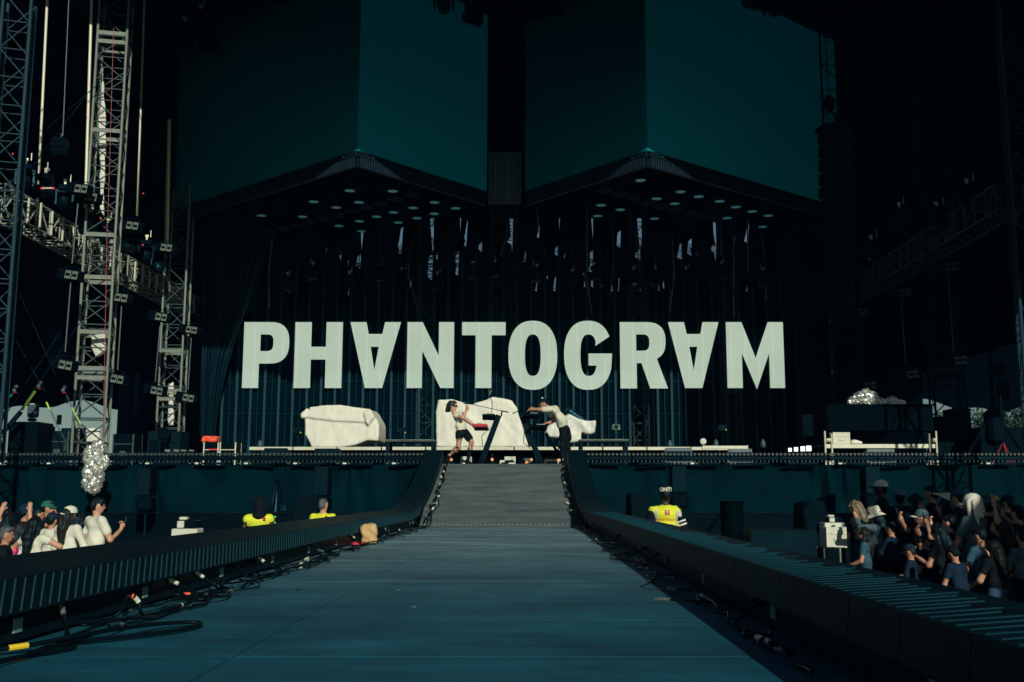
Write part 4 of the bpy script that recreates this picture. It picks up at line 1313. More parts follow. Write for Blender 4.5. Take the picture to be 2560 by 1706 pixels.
k3 = 5.006
bodyL = z3([(605, 440), (640, 330), (860, 285), (1045, 275), (1430, 330), (1520, 450), (1540, 520), (1535, 650), (1522, 715), (1400, 705), (1230, 775), (1050, 800), (690, 805), (640, 690), (610, 640)], k3, 640, 960)
flapL = z3([(563, 380), (640, 300), (662, 330), (668, 290), (860, 270), (1045, 265), (1430, 315), (1490, 420), (1410, 520), (1370, 495), (1000, 470), (650, 435), (565, 430)], k3, 640, 960)
knotL = z3([(1340, 370), (1400, 330), (1450, 335), (1490, 420), (1440, 480), (1412, 530), (1375, 480)], k3, 640, 960)
cover("tarp_cover", "large boxy object under a white tarp left of the singer", [bodyL, flapL, knotL], 29.0, 1.5, M_WHITE, 4, 0.030, 0.013, rz, 0.9, 0.05)
cover("tarp_cover", "tall peaked object under a white tarp behind the two performers", [[(1095, 1000), (1129, 998), (1177, 1012), (1233, 992), (1281, 1001), (1293, 1020), (1296, 1040), (1302, 1052), (1322, 1119), (1088, 1119), (1089, 1030)]], 29.4, 1.7, M_WHITE, 21, 0.034, 0.024, rz, 0.8, 0.05)
k6 = 7.127
cover("tarp_cover", "crumpled silver white tarp over equipment behind the man at the keyboards", [z3([(640, 740), (720, 700), (960, 570), (1000, 555), (1060, 575), (1300, 655), (1510, 645), (1490, 860), (1380, 905), (1250, 870), (1250, 1030), (1040, 1040), (830, 960), (660, 950), (590, 850)], k6, 1280, 960)], 27.2, 0.9, M_GREYT, 33, 0.026, 0.026, DZ, 1.3, 0.05)
cover("tarp_cover", "dark tarp peak rising behind the silver white tarp", [z3([(900, 560), (1020, 400), (1200, 540), (1310, 600), (1290, 660), (1000, 640)], k6, 1280, 960)], 27.9, 0.6, M_PLASTIC, 35, 0.03, 0.02, DZ, 1.5)


def case(u0, v0, u1, v1, Y, depth, label, body=M_BLACK, trim=M_ALU, cat="flight case", name="flight_case", group=None, base=None, handle=True):
    p0, p1 = at(u0, v1, Y), at(u1, v0, Y)
    wd, ht = p1.x - p0.x, p1.z - p0.z
    base = p0.z if base is None else base
    ht = p1.z - base
    t = thing(name, label, cat, ((p0.x + p1.x) / 2, Y + depth / 2, base), 0, group)
    MB().bbox((0, 0, ht * 0.34), (wd, depth, ht * 0.68), 0.012).build("body", body, t)
    MB().bbox((0, 0, ht * 0.84), (wd, depth, ht * 0.31), 0.012).build("lid", body, t)
    r_ = min(0.018, wd * 0.06)
    for sx in (-1, 1):
        for sy in (-1, 1):
            MB().box((sx * (wd / 2 - r_ * 0.6), sy * (depth / 2 - r_ * 0.6), ht / 2), (r_ * 1.6, r_ * 1.6, ht * 0.99)).build("edge_trim", trim, t)
    MB().box((0, -depth / 2 - 0.004, ht * 0.69), (wd * 0.97, 0.012, r_)).build("lid_trim", trim, t)
    if handle:
        MB().bbox((0, -depth / 2 - 0.006, ht * 0.4), (wd * 0.28, 0.02, ht * 0.16), 0.004).build("handle", trim, t)
    return t


# left side of the deck
case(18, 1054, 95, 1135, 24.4, 0.8, "big black case at the far left with a strobe on it", M_BLACK, M_BLACK, base=DZ)
p = at(80, 1054, 24.7)
t = thing("strobe_light", "black strobe with pale lamp window standing on the big left case", "stage light", p)
MB().bbox((0, 0, 0.04), (0.16, 0.16, 0.08), 0.02).build("base", M_BLACK, t)
MB().bbox((0, 0.03, 0.27), (0.24, 0.14, 0.36), 0.03).build("head", M_BLACKG, t)
MB().box((0, -0.045, 0.29), (0.19, 0.01, 0.20)).build("window", M_STEEL, t)
MB().box((0, -0.048, 0.41), (0.12, 0.008, 0.02)).build("top_strip", M_LABEL, t)
case(113, 1077, 173, 1134, 25.2, 0.6, "blue black case with grey trim between the big case and the tall tower", M_DSTEEL, M_STEEL, base=DZ)
pole(147, 1062, 149, 1038, 25.6, 0.06, M_BLACK, "speaker_column", "small black upright speaker against the pale sky at left", "speaker")
case(100, 1064, 120, 1080, 25.9, 0.4, "small black box silhouetted against the sky, left", M_BLACK, M_BLACK, base=DZ)
case(150, 1070, 215, 1136, 27.0, 0.8, "dark covered equipment stack behind the tall tower's foot", M_DSTEEL, M_DSTEEL, base=DZ)
case(280, 1085, 335, 1133, 26.0, 0.6, "open frame rack right of the tall tower", M_BLACK, M_STEEL, base=DZ)
case(368, 1078, 452, 1134, 29.0, 0.7, "wide black case at the foot of the shorter tower", M_DSTEEL, M_DSTEEL, base=DZ)
case(370, 1100, 400, 1134, 28.0, 0.5, "low black case in front of the shorter tower", M_BLACK, M_DSTEEL, base=DZ)
p = at(412, 1085, 28.6)
t = thing("fan", "round black stage fan on the cases at the shorter tower's foot", "fan", p)
MB().lathe([(0.12, -0.10), (0.16, -0.08), (0.165, 0.06), (0.14, 0.08)], n=16, axis='Y').build("drum", M_BLACK, t)
MB().box((0, 0, -0.19), (0.25, 0.12, 0.05)).build("foot", M_BLACK, t)
for i, u in enumerate((419, 441, 459, 479)):
    a = at(u, 1127, 24.6)
    o = MB().bbox((0, 0, 0), (0.125, 0.05, 0.055 - 0.008 * i), 0.006).build("pale_plate", M_ALU, None, a, (0.2, 0.1, 0))
    setp(o, "small pale metal plate on the deck, %s of four left of the racks" % ("first", "second", "third", "last")[i], "plate")
case(508, 1106, 547, 1133, 25.6, 0.5, "left of two small racks with pale sides, red readouts inside", M_BLACK, M_ALUL, "rack", "equipment_rack", base=DZ, handle=False)
case(549, 1106, 590, 1133, 25.6, 0.5, "right of two small racks with pale sides", M_BLACK, M_ALUL, "rack", "equipment_rack", base=DZ, handle=False)
p0 = at(533, 1124, 25.55)
o = MB().box((0, 0, 0), (0.2, 0.006, 0.022)).build("readout", M_REDLED, None, p0); setp(o, "red glowing readout on the left small rack", "readout")
me = sdf_mesh("orange_bundle", [(0, 'b', (0, 0, 0.08), (0.19, 0.16, 0.075), 0.03)], 0.02, 0, M_ORANGE, lambda P: 0.012 * np.sin(P[:, 0] * 25) * np.sin(P[:, 2] * 30 + P[:, 1] * 18))
o = link("orange_bundle", me, None, at(527, 1107, 25.8)); setp(o, "bright orange padded case lying on the left small rack", "case")


def low_table(u0, u1, v0, Y, label):
    a, b = at(u0, v0, Y), at(u1, v0, Y)
    h = a.z - DZ
    t = thing("low_frame", label, "frame", ((a.x + b.x) / 2, Y, DZ))
    wd = b.x - a.x
    MB().bbox((0, 0, h - 0.03), (wd, 0.7, 0.05), 0.01).build("top", M_STEEL, t)
    MB().box((0, -0.36, h - 0.012), (wd, 0.02, 0.02)).build("edge_rail", M_ALU, t)
    for sx in (-1, 1):
        for sy in (-1, 1):
            MB().box((sx * (wd / 2 - 0.05), sy * 0.3, (h - 0.06) / 2), (0.07, 0.07, h - 0.06)).build("leg", M_DSTEEL, t)
    return t


low_table(968, 1090, 1101, 24.6, "low black metal frame on the stage edge left of the ramp")
low_table(1446, 1568, 1100, 24.6, "low black metal frame on the stage edge right of the ramp")
for (u0, v0, u1, v1, lb, mm) in [(660, 1121, 722, 1131, "flat dark box behind the edge lights below the riser, far left", M_DSTEEL), (786, 1122, 853, 1131, "flat dark box behind the edge lights below the white boxy cover", M_DSTEEL), (1661, 1120, 1730, 1131, "flat grey box behind the edge lights, right of the low frame", M_STEEL), (1818, 1123, 1880, 1131, "flat grey box behind the edge lights below the white strip", M_STEEL), (2164, 1123, 2235, 1131, "flat grey box under the rolling platform", M_STEEL)]:
    p0, p1 = at(u0, v1, 24.2), at(u1, v0, 24.2)
    t = thing("monitor_box", lb, "monitor", ((p0.x + p1.x) / 2, 24.3, DZ))
    h = p1.z - DZ
    MB().add([(-(p1.x - p0.x) / 2, -0.2, 0), ((p1.x - p0.x) / 2, -0.2, 0), ((p1.x - p0.x) / 2, 0.2, 0), (-(p1.x - p0.x) / 2, 0.2, 0), (-(p1.x - p0.x) / 2 + .02, -0.17, h), ((p1.x - p0.x) / 2 - .02, -0.17, h), ((p1.x - p0.x) / 2 - .02, 0.2, h * 0.8), (-(p1.x - p0.x) / 2 + .02, 0.2, h * 0.8)],
             [(0, 3, 2, 1), (4, 5, 6, 7), (0, 1, 5, 4), (1, 2, 6, 5), (2, 3, 7, 6), (3, 0, 4, 7)]).build("cabinet", mm, t)
    MB().box((0, -0.2, h * 0.5), ((p1.x - p0.x) * 0.9, 0.012, h * 0.6)).build("grille", M_DSTEEL, t)


def flood(u, v, Y, label):
    p = at(u, v, Y)
    h = p.z - rz
    t = thing("flood_light", label, "stage light", (p.x, Y, rz))
    MB().bbox((0, 0, h), (0.24, 0.12, 0.17), 0.015).build("head", M_STEEL if u == 1540 else M_DSTEEL, t)
    MB().lathe([(0.055, 0.062), (0.05, 0.068)], (0, 0, h), 12, 'Y').build("lens", M_BLACKG, t)
    MB().tube([(-0.14, 0, h), (-0.14, 0, h - 0.2), (0.14, 0, h - 0.2), (0.14, 0, h)], 0.012, 6).build("yoke", M_DSTEEL, t)
    MB().tube([(0, 0, 0), (0, 0, h - 0.2)], 0.014, 6).build("stand", M_DSTEEL, t)
    MB().lathe([(0.14, 0), (0.12, 0.02), (0.02, 0.03)], n=12).build("foot", M_DSTEEL, t)
    MB().box((0.09, -0.065, h - 0.06), (0.03, 0.01, 0.03)).build("yellow_sticker", M_YELLOW, t)


flood(1540, 1068, 29.5, "grey square floodlight on a stand below the letter R")
flood(1806, 1070, 29.5, "dark square floodlight on a stand below the letter M")
flood(745, 1077, 29.5, "dark square floodlight on a stand left of the boxy white cover")
flood(1006, 1077, 29.5, "dark square floodlight on a stand between the two white covers")
for u, v0, v1, lb in ((1675, 1100, 1123, "below the second inverted letter's left side"), (1790, 1098, 1121, "behind the white strip"), (1908, 1098, 1125, "furthest right of the three"), (650, 1100, 1118, "at the left end of the riser")):
    b, q = at(u, v1, 28.0), at(u, v0, 28.0)
    h = q.z - rz
    o = MB().lathe([(0.075, 0), (0.075, h * 0.4), (0.05, h * 0.8), (0.02, h)], n=14).build("jet_nozzle", M_STEEL, None, (b.x, 28.0, rz), smooth=True)
    setp(o, "grey tapered nozzle standing on the riser, " + lb, "nozzle")
a, b = at(1757, 1119, 26.8), at(1868, 1119, 26.8)
t = thing("batten", "bright white batten lying on the stage right of centre", "batten", ((a.x + b.x) / 2, 26.8, a.z))
MB().bbox((0, 0, 0), (b.x - a.x, 0.08, 0.085), 0.01).build("tube", M_ALUL, t)
for sx in (-1, 1): MB().bbox((sx * (b.x - a.x) / 2, 0, 0.0), (0.03, 0.1, 0.11), 0.008).build("end_cap", M_WHITE, t)
for k in range(4): MB().box((-(b.x - a.x) * 0.4 + k * (b.x - a.x) * 0.27, 0, -(a.z - DZ) / 2 - 0.03), (0.04, 0.04, a.z - DZ - 0.08)).build("foot", M_DSTEEL, t)
o = MB().lathe([(0.03, -0.02), (0.075, -0.015), (0.08, 0.01), (0.04, 0.025)], n=16, axis='Y').build("disc_lamp", M_LABEL, None, at(1758, 1104, 26.7)); setp(o, "small round pale disc at the left end of the white batten", "disc")
for i, u in enumerate((1975, 1990, 2007, 2022)):
    p = at(u, 1125 - i * 1.2, 25.0)
    t = thing("foot_light", "glowing white square footlight, %s from the left in the row of four" % ("first", "second", "third", "fourth")[i], "stage light", (p.x, 25.0, DZ), -0.3)
    s_ = 0.075 + 0.012 * i
    MB().bbox((0, 0.08, p.z - DZ), (s_ * 1.3, 0.14, s_ * 1.4), 0.01).build("housing", M_DSTEEL, t)
    MB().box((0, 0.004, p.z - DZ), (s_ * 1.05, 0.012, s_ * 1.15)).build("lit_face", M_LIT, t)
    MB().box((0, 0.08, (p.z - DZ - s_ * .7) / 2), (0.05, 0.08, max(0.03, p.z - DZ - s_ * 0.7))).build("foot", M_DSTEEL, t)

# black console on the rolling platform
PY = 25.0
a, b = at(2062, 1116, PY), at(2340, 1116, PY)
t = thing("rolling_platform", "pale sunlit rolling platform with clamp posts, stage right", "platform", ((a.x + b.x) / 2, PY, DZ))
W = b.x - a.x; hz = a.z - DZ
MB().bbox((0, 0, hz), (W, 0.05, 0.10), 0.008).build("front_beam", M_ALUL, t)
MB().box((0, 0.9, hz + 0.02), (W, 1.74, 0.05)).build("deck", M_DECK, t)
for sx in (-1, 1):
    for d_ in (0, 0.16):
        MB().tube([(sx * (W / 2 - d_), -0.04, 0.02), (sx * (W / 2 - d_), -0.04, hz + 0.26 - d_ * 0.4 + 0.1)], 0.024, 8).build("clamp_post", M_ALUL, t)
    MB().lathe([(0.045, -0.05), (0.05, 0.05)], (sx * (W / 2 - 0.08), -0.05, hz + 0.14), 8, 'X').build("clamp_knob", M_ALUL, t)
    MB().lathe([(0.06, -0.02), (0.06, 0.02)], (sx * (W / 2 - 0.1), 0.0, 0.06), 12, 'X').build("caster", M_ALUL, t)
q0, q1 = at(2070, 1078, PY + 0.3), at(2332, 1013, PY + 0.3)
t = thing("console_desk", "wide black skirted desk standing on the rolling platform", "desk", ((q0.x + q1.x) / 2, PY + 0.3, DZ + hz + 0.05))
bz_ = DZ + hz + 0.05
M_DESK = mat("desk_black", (0.0008, 0.0042, 0.0075), 0.8, var=0.2, scale=2, spec=0.05)
MB().bbox((0, 0.35, (q0.z + q1.z) / 2 - bz_), (q1.x - q0.x, 0.7, q1.z - q0.z), 0.015).build("front_panel", M_DESK, t)
MB().bbox((0, 0.35, q1.z - bz_ + 0.012), (q1.x - q0.x + 0.06, 0.78, 0.02), 0.004).build("top_board", M_BLACK, t)
for sx in (-1, 1):
    for yy in (0.08, 0.62): MB().box((sx * ((q1.x - q0.x) / 2 - 0.15), yy, (q0.z - bz_) / 2), (0.07, 0.07, q0.z - bz_)).build("leg", M_BLACK, t)
c = case(2084, 1081, 2124, 1112, PY + 0.05, 0.3, "white flight case standing on the rolling platform", M_LABEL, M_ALUL, base=DZ + hz + 0.045)
me, loc = crumple("white_cloth", [(2126, 1109), (2130, 1100), (2140, 1097), (2156, 1104), (2158, 1109)], PY + 0.1, 0.2, M_WHITE, 3, 0.02, 0.03, 0.02)
o = link("white_cloth", me, None, (loc.x, loc.y, DZ + hz + 0.06)); setp(o, "small crumpled white cloth beside the white case", "cloth")


def foil(name, label, blobs, Y, seed, cat="foil wrap", parent=None, jit=0.055):
    """crumpled foil: faceted lumps pushed in and out"""
    rn = random.Random(seed)
    bm = bmesh.new()
    c0 = at(blobs[0][0], blobs[0][1], Y)
    for u, v, rx, rz_ in blobs:
        c = at(u, v, Y) - c0
        r = bmesh.ops.create_icosphere(bm, subdivisions=4, radius=1.0)
        sc_ = Y / FPX
        for vt in r["verts"]:
            n_ = vt.co.copy()
            f = 1 + 0.16 * math.sin(n_.x * 7 + seed) * math.sin(n_.z * 6 + n_.y * 5) + 0.10 * math.sin(n_.x * 19 + 3 * n_.z) * math.cos(n_.z * 17 - 5 * n_.y + seed) + 0.07 * abs(math.sin(n_.y * 23 + n_.x * 11 + n_.z * 13)) + rn.uniform(-jit, jit) * 1.0
            vt.co = Vector((n_.x * rx * sc_ * f, n_.y * min(rx, rz_) * sc_ * f * 0.9, n_.z * rz_ * sc_ * f)) + c
    me = bpy.data.meshes.new(name); bm.to_mesh(me); bm.free()
    me.materials.append(M_FOIL)
    o = link(name, me, parent, c0)
    return setp(o, label, cat)


foil("foil_heap", "heap of crumpled silver foil on the black desk, stage right", [(2165, 1000, 32, 24), (2150, 1004, 28, 16), (2205, 1007, 20, 10), (2230, 1005, 16, 13), (2250, 1008, 14, 8), (2130, 1007, 10, 12)], 25.7, 5)
foil("foil_lamp", "silver foil wrapped lamp hanging in front of the left stage edge", [(232, 1195, 24, 36), (228, 1140, 18, 26), (244, 1125, 17, 22), (252, 1160, 16, 18), (235, 1165, 22, 26), (262, 1155, 10, 16), (236, 1215, 16, 20)], 22.2, 8)

# right end: silhouettes, tripod with red legs
for (u0, v0, u1, v1, Y, lb) in [(2455, 1068, 2560, 1135, 26, "black case stack at the far right of the deck"), (2345, 1040, 2390, 1130, 27, "black rack silhouetted beside the right tower"), (2386, 1020, 2425, 1075, 27.5, "black box held up beside the right tower against the sky"), (2010, 1035, 2055, 1130, 28, "tall dark case left of the desk")]:
    case(u0, v0, u1, v1, Y, 0.7, lb, M_BLACK, M_BLACK, base=DZ)
p = at(2510, 1132, 24.8)
t = thing("tripod_stand", "dark tripod stand with red lower legs at the far right", "stand", (p.x, 24.8, DZ))
MB().tube([(0, 0, 0.3), (0, 0, 2.2)], 0.02, 8).build("column", M_DSTEEL, t)
for k in range(3):
    a_ = k * 2.094 + 0.4
    MB().tube([(0, 0, 0.55), (0.3 * math.cos(a_), 0.3 * math.sin(a_), 0.02)], 0.012, 6).build("leg", M_RED, t)
MB().bbox((0, 0, 2.3), (0.3, 0.25, 0.25), 0.03).build("lamp_head", M_BLACK, t)
t = thing("boom_stand", "tall black boom stand silhouetted against the sky at right", "stand", (at(2490, 1130, 26).x, 26, DZ))
MB().tube([(0, 0, 0), (0, 0, 3.6)], 0.05, 8).build("column", M_BLACK, t)
MB().tube([(0, 0, 1.4), (-0.9, 0, 0.02)], 0.04, 6).build("brace", M_BLACK, t)
MB().tube([(0, 0, 1.4), (0.9, 0, 0.02)], 0.04, 6).build("brace", M_BLACK, t)
MB().bbox((0.0, 0, 1.0), (0.42, 0.4, 0.9), 0.1).build("weight_bag", M_BLACK, t)
MB().bbox((0.3, 0, 1.9), (0.3, 0.25, 0.4), 0.05).build("lamp", M_BLACK, t)

# ================================================================== pit: speakers, lamps, bin
def pit_speaker(u0, v0, u1, v1, Y, label, pole_=True):
    a, b = at(u0, v1, Y), at(u1, v0, Y)
    wd, h = b.x - a.x, b.z - a.z
    t = thing("pole_speaker", label, "speaker", ((a.x + b.x) / 2, Y, 0))
    MB().bbox((0, 0.2, (a.z + b.z) / 2), (wd, 0.4, h), 0.02).build("cabinet", M_BLACK, t)
    MB().box((0, -0.004, (a.z + b.z) / 2), (wd * 0.9, 0.012, h * 0.94)).build("grille", M_DSTEEL, t)
    MB().tube([(0, 0.2, 0.02), (0, 0.2, a.z)], 0.022, 8).build("pole", M_DSTEEL, t)
    MB().lathe([(0.25, 0.0), (0.24, 0.02), (0.03, 0.04)], (0, 0.2, 0), 14).build("base_plate", M_DSTEEL, t)
    MB().bbox((0, 0.2, a.z - 0.16), (wd * 1.1, 0.4, 0.3), 0.04).build("lower_cabinet", M_BLACK, t)
    return t


pit_speaker(340, 1168, 378, 1240, 22.0, "black speaker on a pole before the left skirt")
pit_speaker(783, 1165, 822, 1240, 22.0, "black speaker on a pole behind the short haired steward")
pit_speaker(1680, 1165, 1717, 1232, 22.0, "black speaker on a pole behind the steward in the lettered cap")
pit_speaker(2165, 1165, 2200, 1235, 22.0, "black speaker on a pole behind the right crowd")
for u, v, Y, lb in ((1600, 1265, 20.0, "black floor monitor left of the steward in the lettered cap"), (2030, 1290, 17.0, "black floor monitor beside the white boxes, right"), (765, 1268, 20, "round backed black monitor left of the short haired steward")):
    p = at(u, v, Y)
    t = thing("wedge_monitor", lb, "monitor", (p.x, Y, 0), 0.2)
    MB().add([(-0.22, -0.2, p.z - 0.26), (0.22, -0.2, p.z - 0.26), (0.22, 0.25, p.z - 0.26), (-0.22, 0.25, p.z - 0.26), (-0.2, -0.05, p.z + 0.24), (0.2, -0.05, p.z + 0.24), (0.2, 0.22, p.z + 0.2), (-0.2, 0.22, p.z + 0.2)],
             [(0, 3, 2, 1), (4, 5, 6, 7), (0, 1, 5, 4), (1, 2, 6, 5), (2, 3, 7, 6), (3, 0, 4, 7)]).build("cabinet", M_BLACK, t)
    MB().tube([(0, 0.1, 0.02), (0, 0.1, p.z - 0.26)], 0.03, 8).build("stand", M_BLACK, t)
p = at(1830, 1290, 15.5)
t = thing("waste_bin", "tall black cylindrical bin standing in the pit right of the runway", "bin", (p.x, 15.5, 0))
b_ = MB(); hb = at(1830, 1255, 15.5).z
b_.lathe([(0.14, 0), (0.17, hb - 0.03), (0.19, hb), (0.17, hb - 0.005), (0.15, hb - 0.25), (0.05, hb - 0.27)], n=20)
b_.build("drum", M_BLACK, t, smooth=True)
MB().lathe([(0.185, hb - 0.015), (0.2, hb), (0.185, hb + 0.012)], n=20).build("rim", M_BLACK, t)
c = case(1880, 1325, 2040, 1390, 13.5, 0.6, "low dark case in the pit beside the black bin", M_DSTEEL, M_DSTEEL, base=0.0)


def effect_lamp(u0, v0, u1, v1, Y, label):
    a, b = at(u0, v1, Y), at(u1, v0, Y)
    wd, h = b.x - a.x, b.z - a.z
    t = thing("haze_machine", label, "machine", ((a.x + b.x) / 2, Y, 0))
    MB().bbox((0, 0.15, a.z / 2), (wd * 0.9, 0.3, a.z), 0.01).build("pedestal", M_BLACK, t)
    MB().bbox((0, 0.15, a.z + h * 0.2), (wd, 0.32, h * 0.4), 0.01).build("tray", M_LABEL, t)
    MB().bbox((wd * 0.1, 0.15, a.z + h * 0.62), (wd * 0.62, 0.28, h * 0.40), 0.01).build("body", M_BLACKG, t)
    MB().bbox((-wd * 0.15, -0.01, a.z + h * 0.62), (wd * 0.26, 0.04, h * 0.36), 0.008).build("front_plate", M_LABEL, t)
    MB().bbox((-wd * 0.12, 0.1, a.z + h * 0.92), (wd * 0.3, 0.12, h * 0.16), 0.02).build("bottle", M_LABEL, t)
    return t


effect_lamp(428, 1293, 495, 1342, 16.5, "small machine on a pale tray standing in the pit left of the runway")
effect_lamp(2062, 1288, 2112, 1320, 15.8, "small pale fronted machine on top of the white box in the right pit")
case(2068, 1318, 2115, 1370, 15.6, 0.35, "white road case under the small machine in the right pit", M_LABEL, M_ALUL)
case(2060, 1370, 2102, 1398, 15.2, 0.35, "black case with pale trim below the white road case", M_BLACK, M_ALU, base=0.0)
# plastic wrapped lamp with green lights
p = at(693, 1240, 18.5)
t = thing("wrapped_lamp", "lamp wrapped in dark clear plastic beside the hooded steward", "stage light", (p.x, 18.5, 0))
rn = random.Random(4)
bm = bmesh.new(); r = bmesh.ops.create_cone(bm, cap_ends=True, segments=18, radius1=0.16, radius2=0.02, depth=0.55)
bmesh.ops.subdivide_edges(bm, edges=bm.edges[:], cuts=2)
for vt in bm.verts: vt.co += Vector((rn.uniform(-.02, .02), rn.uniform(-.02, .02), rn.uniform(-.02, .02)))
me = bpy.data.meshes.new("plastic_wrap"); bm.to_mesh(me); bm.free(); me.materials.append(M_BLACKG)
link("plastic_wrap", me, t, (0, 0, p.z))
MB().bbox((0, 0, p.z / 2 - 0.2), (0.3, 0.3, p.z - 0.4), 0.03).build("pedestal", M_BLACK, t)
for dz in (-0.36, -0.46): MB().lathe([(0.012, 0), (0.016, 0.01)], (0.02, -0.165, p.z + dz), 8, 'Y').build("indicator", M_GREENLED, t)

# distant trees behind the stage at right
def tree(x, y, h, r, seed, label):
    rn = random.Random(seed)
    t = thing("tree", label, "tree", (x, y, 0), 0, "trees far behind the stage")
    tr = MB(); tr.tube([(0, 0, 0), (0.1, 0, h * 0.3), (0.0, 0.1, h * 0.55)], [0.3, 0.2, 0.1], 8)
    for k in range(5):
        a_ = k * 1.25; tr.tube([(0, 0, h * (0.3 + 0.04 * k)), (r * 0.6 * math.cos(a_), r * 0.6 * math.sin(a_), h * 0.7)], [0.1, 0.03], 6)
    tr.build("trunk", M_BARK, t)
    lf = MB()
    cl = [(rn.uniform(-.7, .7) * r, rn.uniform(-.7, .7) * r, h * rn.uniform(0.45, 0.9), r * rn.uniform(0.3, 0.5)) for _ in range(14)]
    for k in range(2600):
        c = rn.choice(cl)
        d_ = Vector((rn.gauss(0, 1), rn.gauss(0, 1), rn.gauss(0, 1))).normalized() * c[3] * rn.uniform(0.6, 1.05)
        p = Vector(c[:3]) + d_
        s_ = rn.uniform(0.12, 0.26)
        e = Euler((rn.uniform(0, 6), rn.uniform(0, 6), rn.uniform(0, 6))).to_matrix()
        lf.add([p + e @ Vector(q) for q in ((-s_, 0, 0), (0, -s_ * .6, 0), (s_, 0, 0), (0, s_ * .6, 0))], [(0, 1, 2, 3)])
    o = lf.build("crown", M_LEAF, t); o["kind"] = "stuff"


for i, (u, v, Y, lb) in enumerate([(2450, 1040, 85, "round dark green tree left of the boom stand, far away"), (2530, 1022, 88, "dark green tree right of the boom stand, far away"), (2590, 1030, 90, "dark green tree at the right edge, far away"), (2400, 1062, 92, "smaller dark green tree lowest at the left of the far trees")]):
    p = at(u, v, Y)
    tree(p.x, Y, p.z, 3.2, i + 3, lb)

# ================================================================== cables and litter along the runway
M_CABLE = mat("black_cable", (0.002, 0.006, 0.009), 0.38, var=0.2, spec=0.25)
M_CONN = mat("connector_grey", (0.13, 0.16, 0.16), 0.4, 0.3, var=0.3)


def cable(pts, label, group, r=0.013, conn=None, m=M_CABLE, tapes=()):
    pts = [Vector(p) for p in pts]
    # smooth the path
    P = []
    n = len(pts)
    for i in range(n - 1):
        p0, p1, p2, p3 = pts[max(i - 1, 0)], pts[i], pts[i + 1], pts[min(i + 2, n - 1)]
        for k in range(6):
            t = k / 6
            P.append(0.5 * ((2 * p1) + (p2 - p0) * t + (2 * p0 - 5 * p1 + 4 * p2 - p3) * t * t + (3 * p1 - p0 - 3 * p2 + p3) * t ** 3))
    P.append(pts[-1])
    o0 = P[0].copy()
    t = thing("cable", label, "cable", o0, 0, group)
    MB().tube([p - o0 for p in P], r, 7).build("cord", m, t, smooth=True)
    d = (P[-1] - P[-2]).normalized()
    e = P[-1] - o0
    if conn:
        MB().tube([e - d * 0.01, e + d * 0.02, e + d * 0.022, e + d * 0.07, e + d * 0.075, e + d * 0.09], [r * 1.3, r * 1.45, r * 1.6, r * 1.6, r * 1.3, r * 1.2], 9).build("plug", conn, t)
    for f, mm, ln in tapes:
        i = int(f * (len(P) - 3))
        MB().tube([P[i] - o0, P[i + 1] - o0] if ln < 2 else [P[i + q] - o0 for q in range(ln)], r * 1.25, 8).build("tape", mm, t)
    return t


rnd = random.Random(31)
for side, cnt in ((-1, 52), (1, 26)):
    for i in range(cnt):
        y = 3.2 + (i + rnd.random()) * (17.0 / cnt)
        ln = rnd.uniform(0.7, 1.8)
        n = 6
        off0 = rnd.uniform(0.02, 0.12)
        pts = []
        loop = rnd.random() < 0.45
        for k in range(n):
            yy = y + ln * k / (n - 1)
            out = off0 + rnd.uniform(-0.04, 0.09) + (0.12 * math.sin(math.pi * k / (n - 1)) if loop else 0)
            out = max(out, -0.03)
            z = 0.016 + rnd.choice([0, 0, 0.012, 0.03])
            base = FZ if yy < RY0 else FZ + (yy - RY0) * slope + 0.02
            pts.append((bx(yy, side) - side * out, yy, base + z))
        if rnd.random() < 0.3:      # rises to plug into the barrier
            yy = y + ln; pts.append((bx(yy, side) + side * 0.02, yy + 0.05, (FZ if yy < RY0 else FZ + (yy - RY0) * slope) + 0.1))
        cable(pts, "black cable along the foot of the %s light barrier, %s from the near end" % ("left" if side < 0 else "right", ordinal(i + 1)), "cables along the %s barrier" % ("left" if side < 0 else "right"), rnd.uniform(0.005, 0.010),
              rnd.choice([None, M_CABLE, M_CABLE, M_CONN, M_CONN, M_LABEL]), tapes=((rnd.random() * 0.8, rnd.choice([M_LABEL, M_CONN, M_CONN, M_STEEL, M_STEEL]), 2),) if rnd.random() < 0.6 else ())
# cables climbing the ramp edge
for side in (-1, 1):
    for i in range(9):
        y = 20.0 + i * 0.38
        pts = [(bx(y + k * 0.16, side) - side * (0.03 + rnd.uniform(0, 0.11)), y + k * 0.16, FZ + max(0, y + k * 0.16 - RY0) * slope + 0.03 + rnd.uniform(0, 0.05)) for k in range(5)]
        cable(pts, "black cable bunched along the %s ramp edge, %s from the foot" % ("left" if side < 0 else "right", ordinal(i + 1)), "cables along the %s ramp edge" % ("left" if side < 0 else "right"), 0.014, rnd.choice([None, M_CONN, M_LABEL]), tapes=((0.4, rnd.choice([M_LABEL, M_STEEL, M_CONN]), 2),))


def fl(u, v):      # point on the runway floor
    return at_z(u, v, FZ)


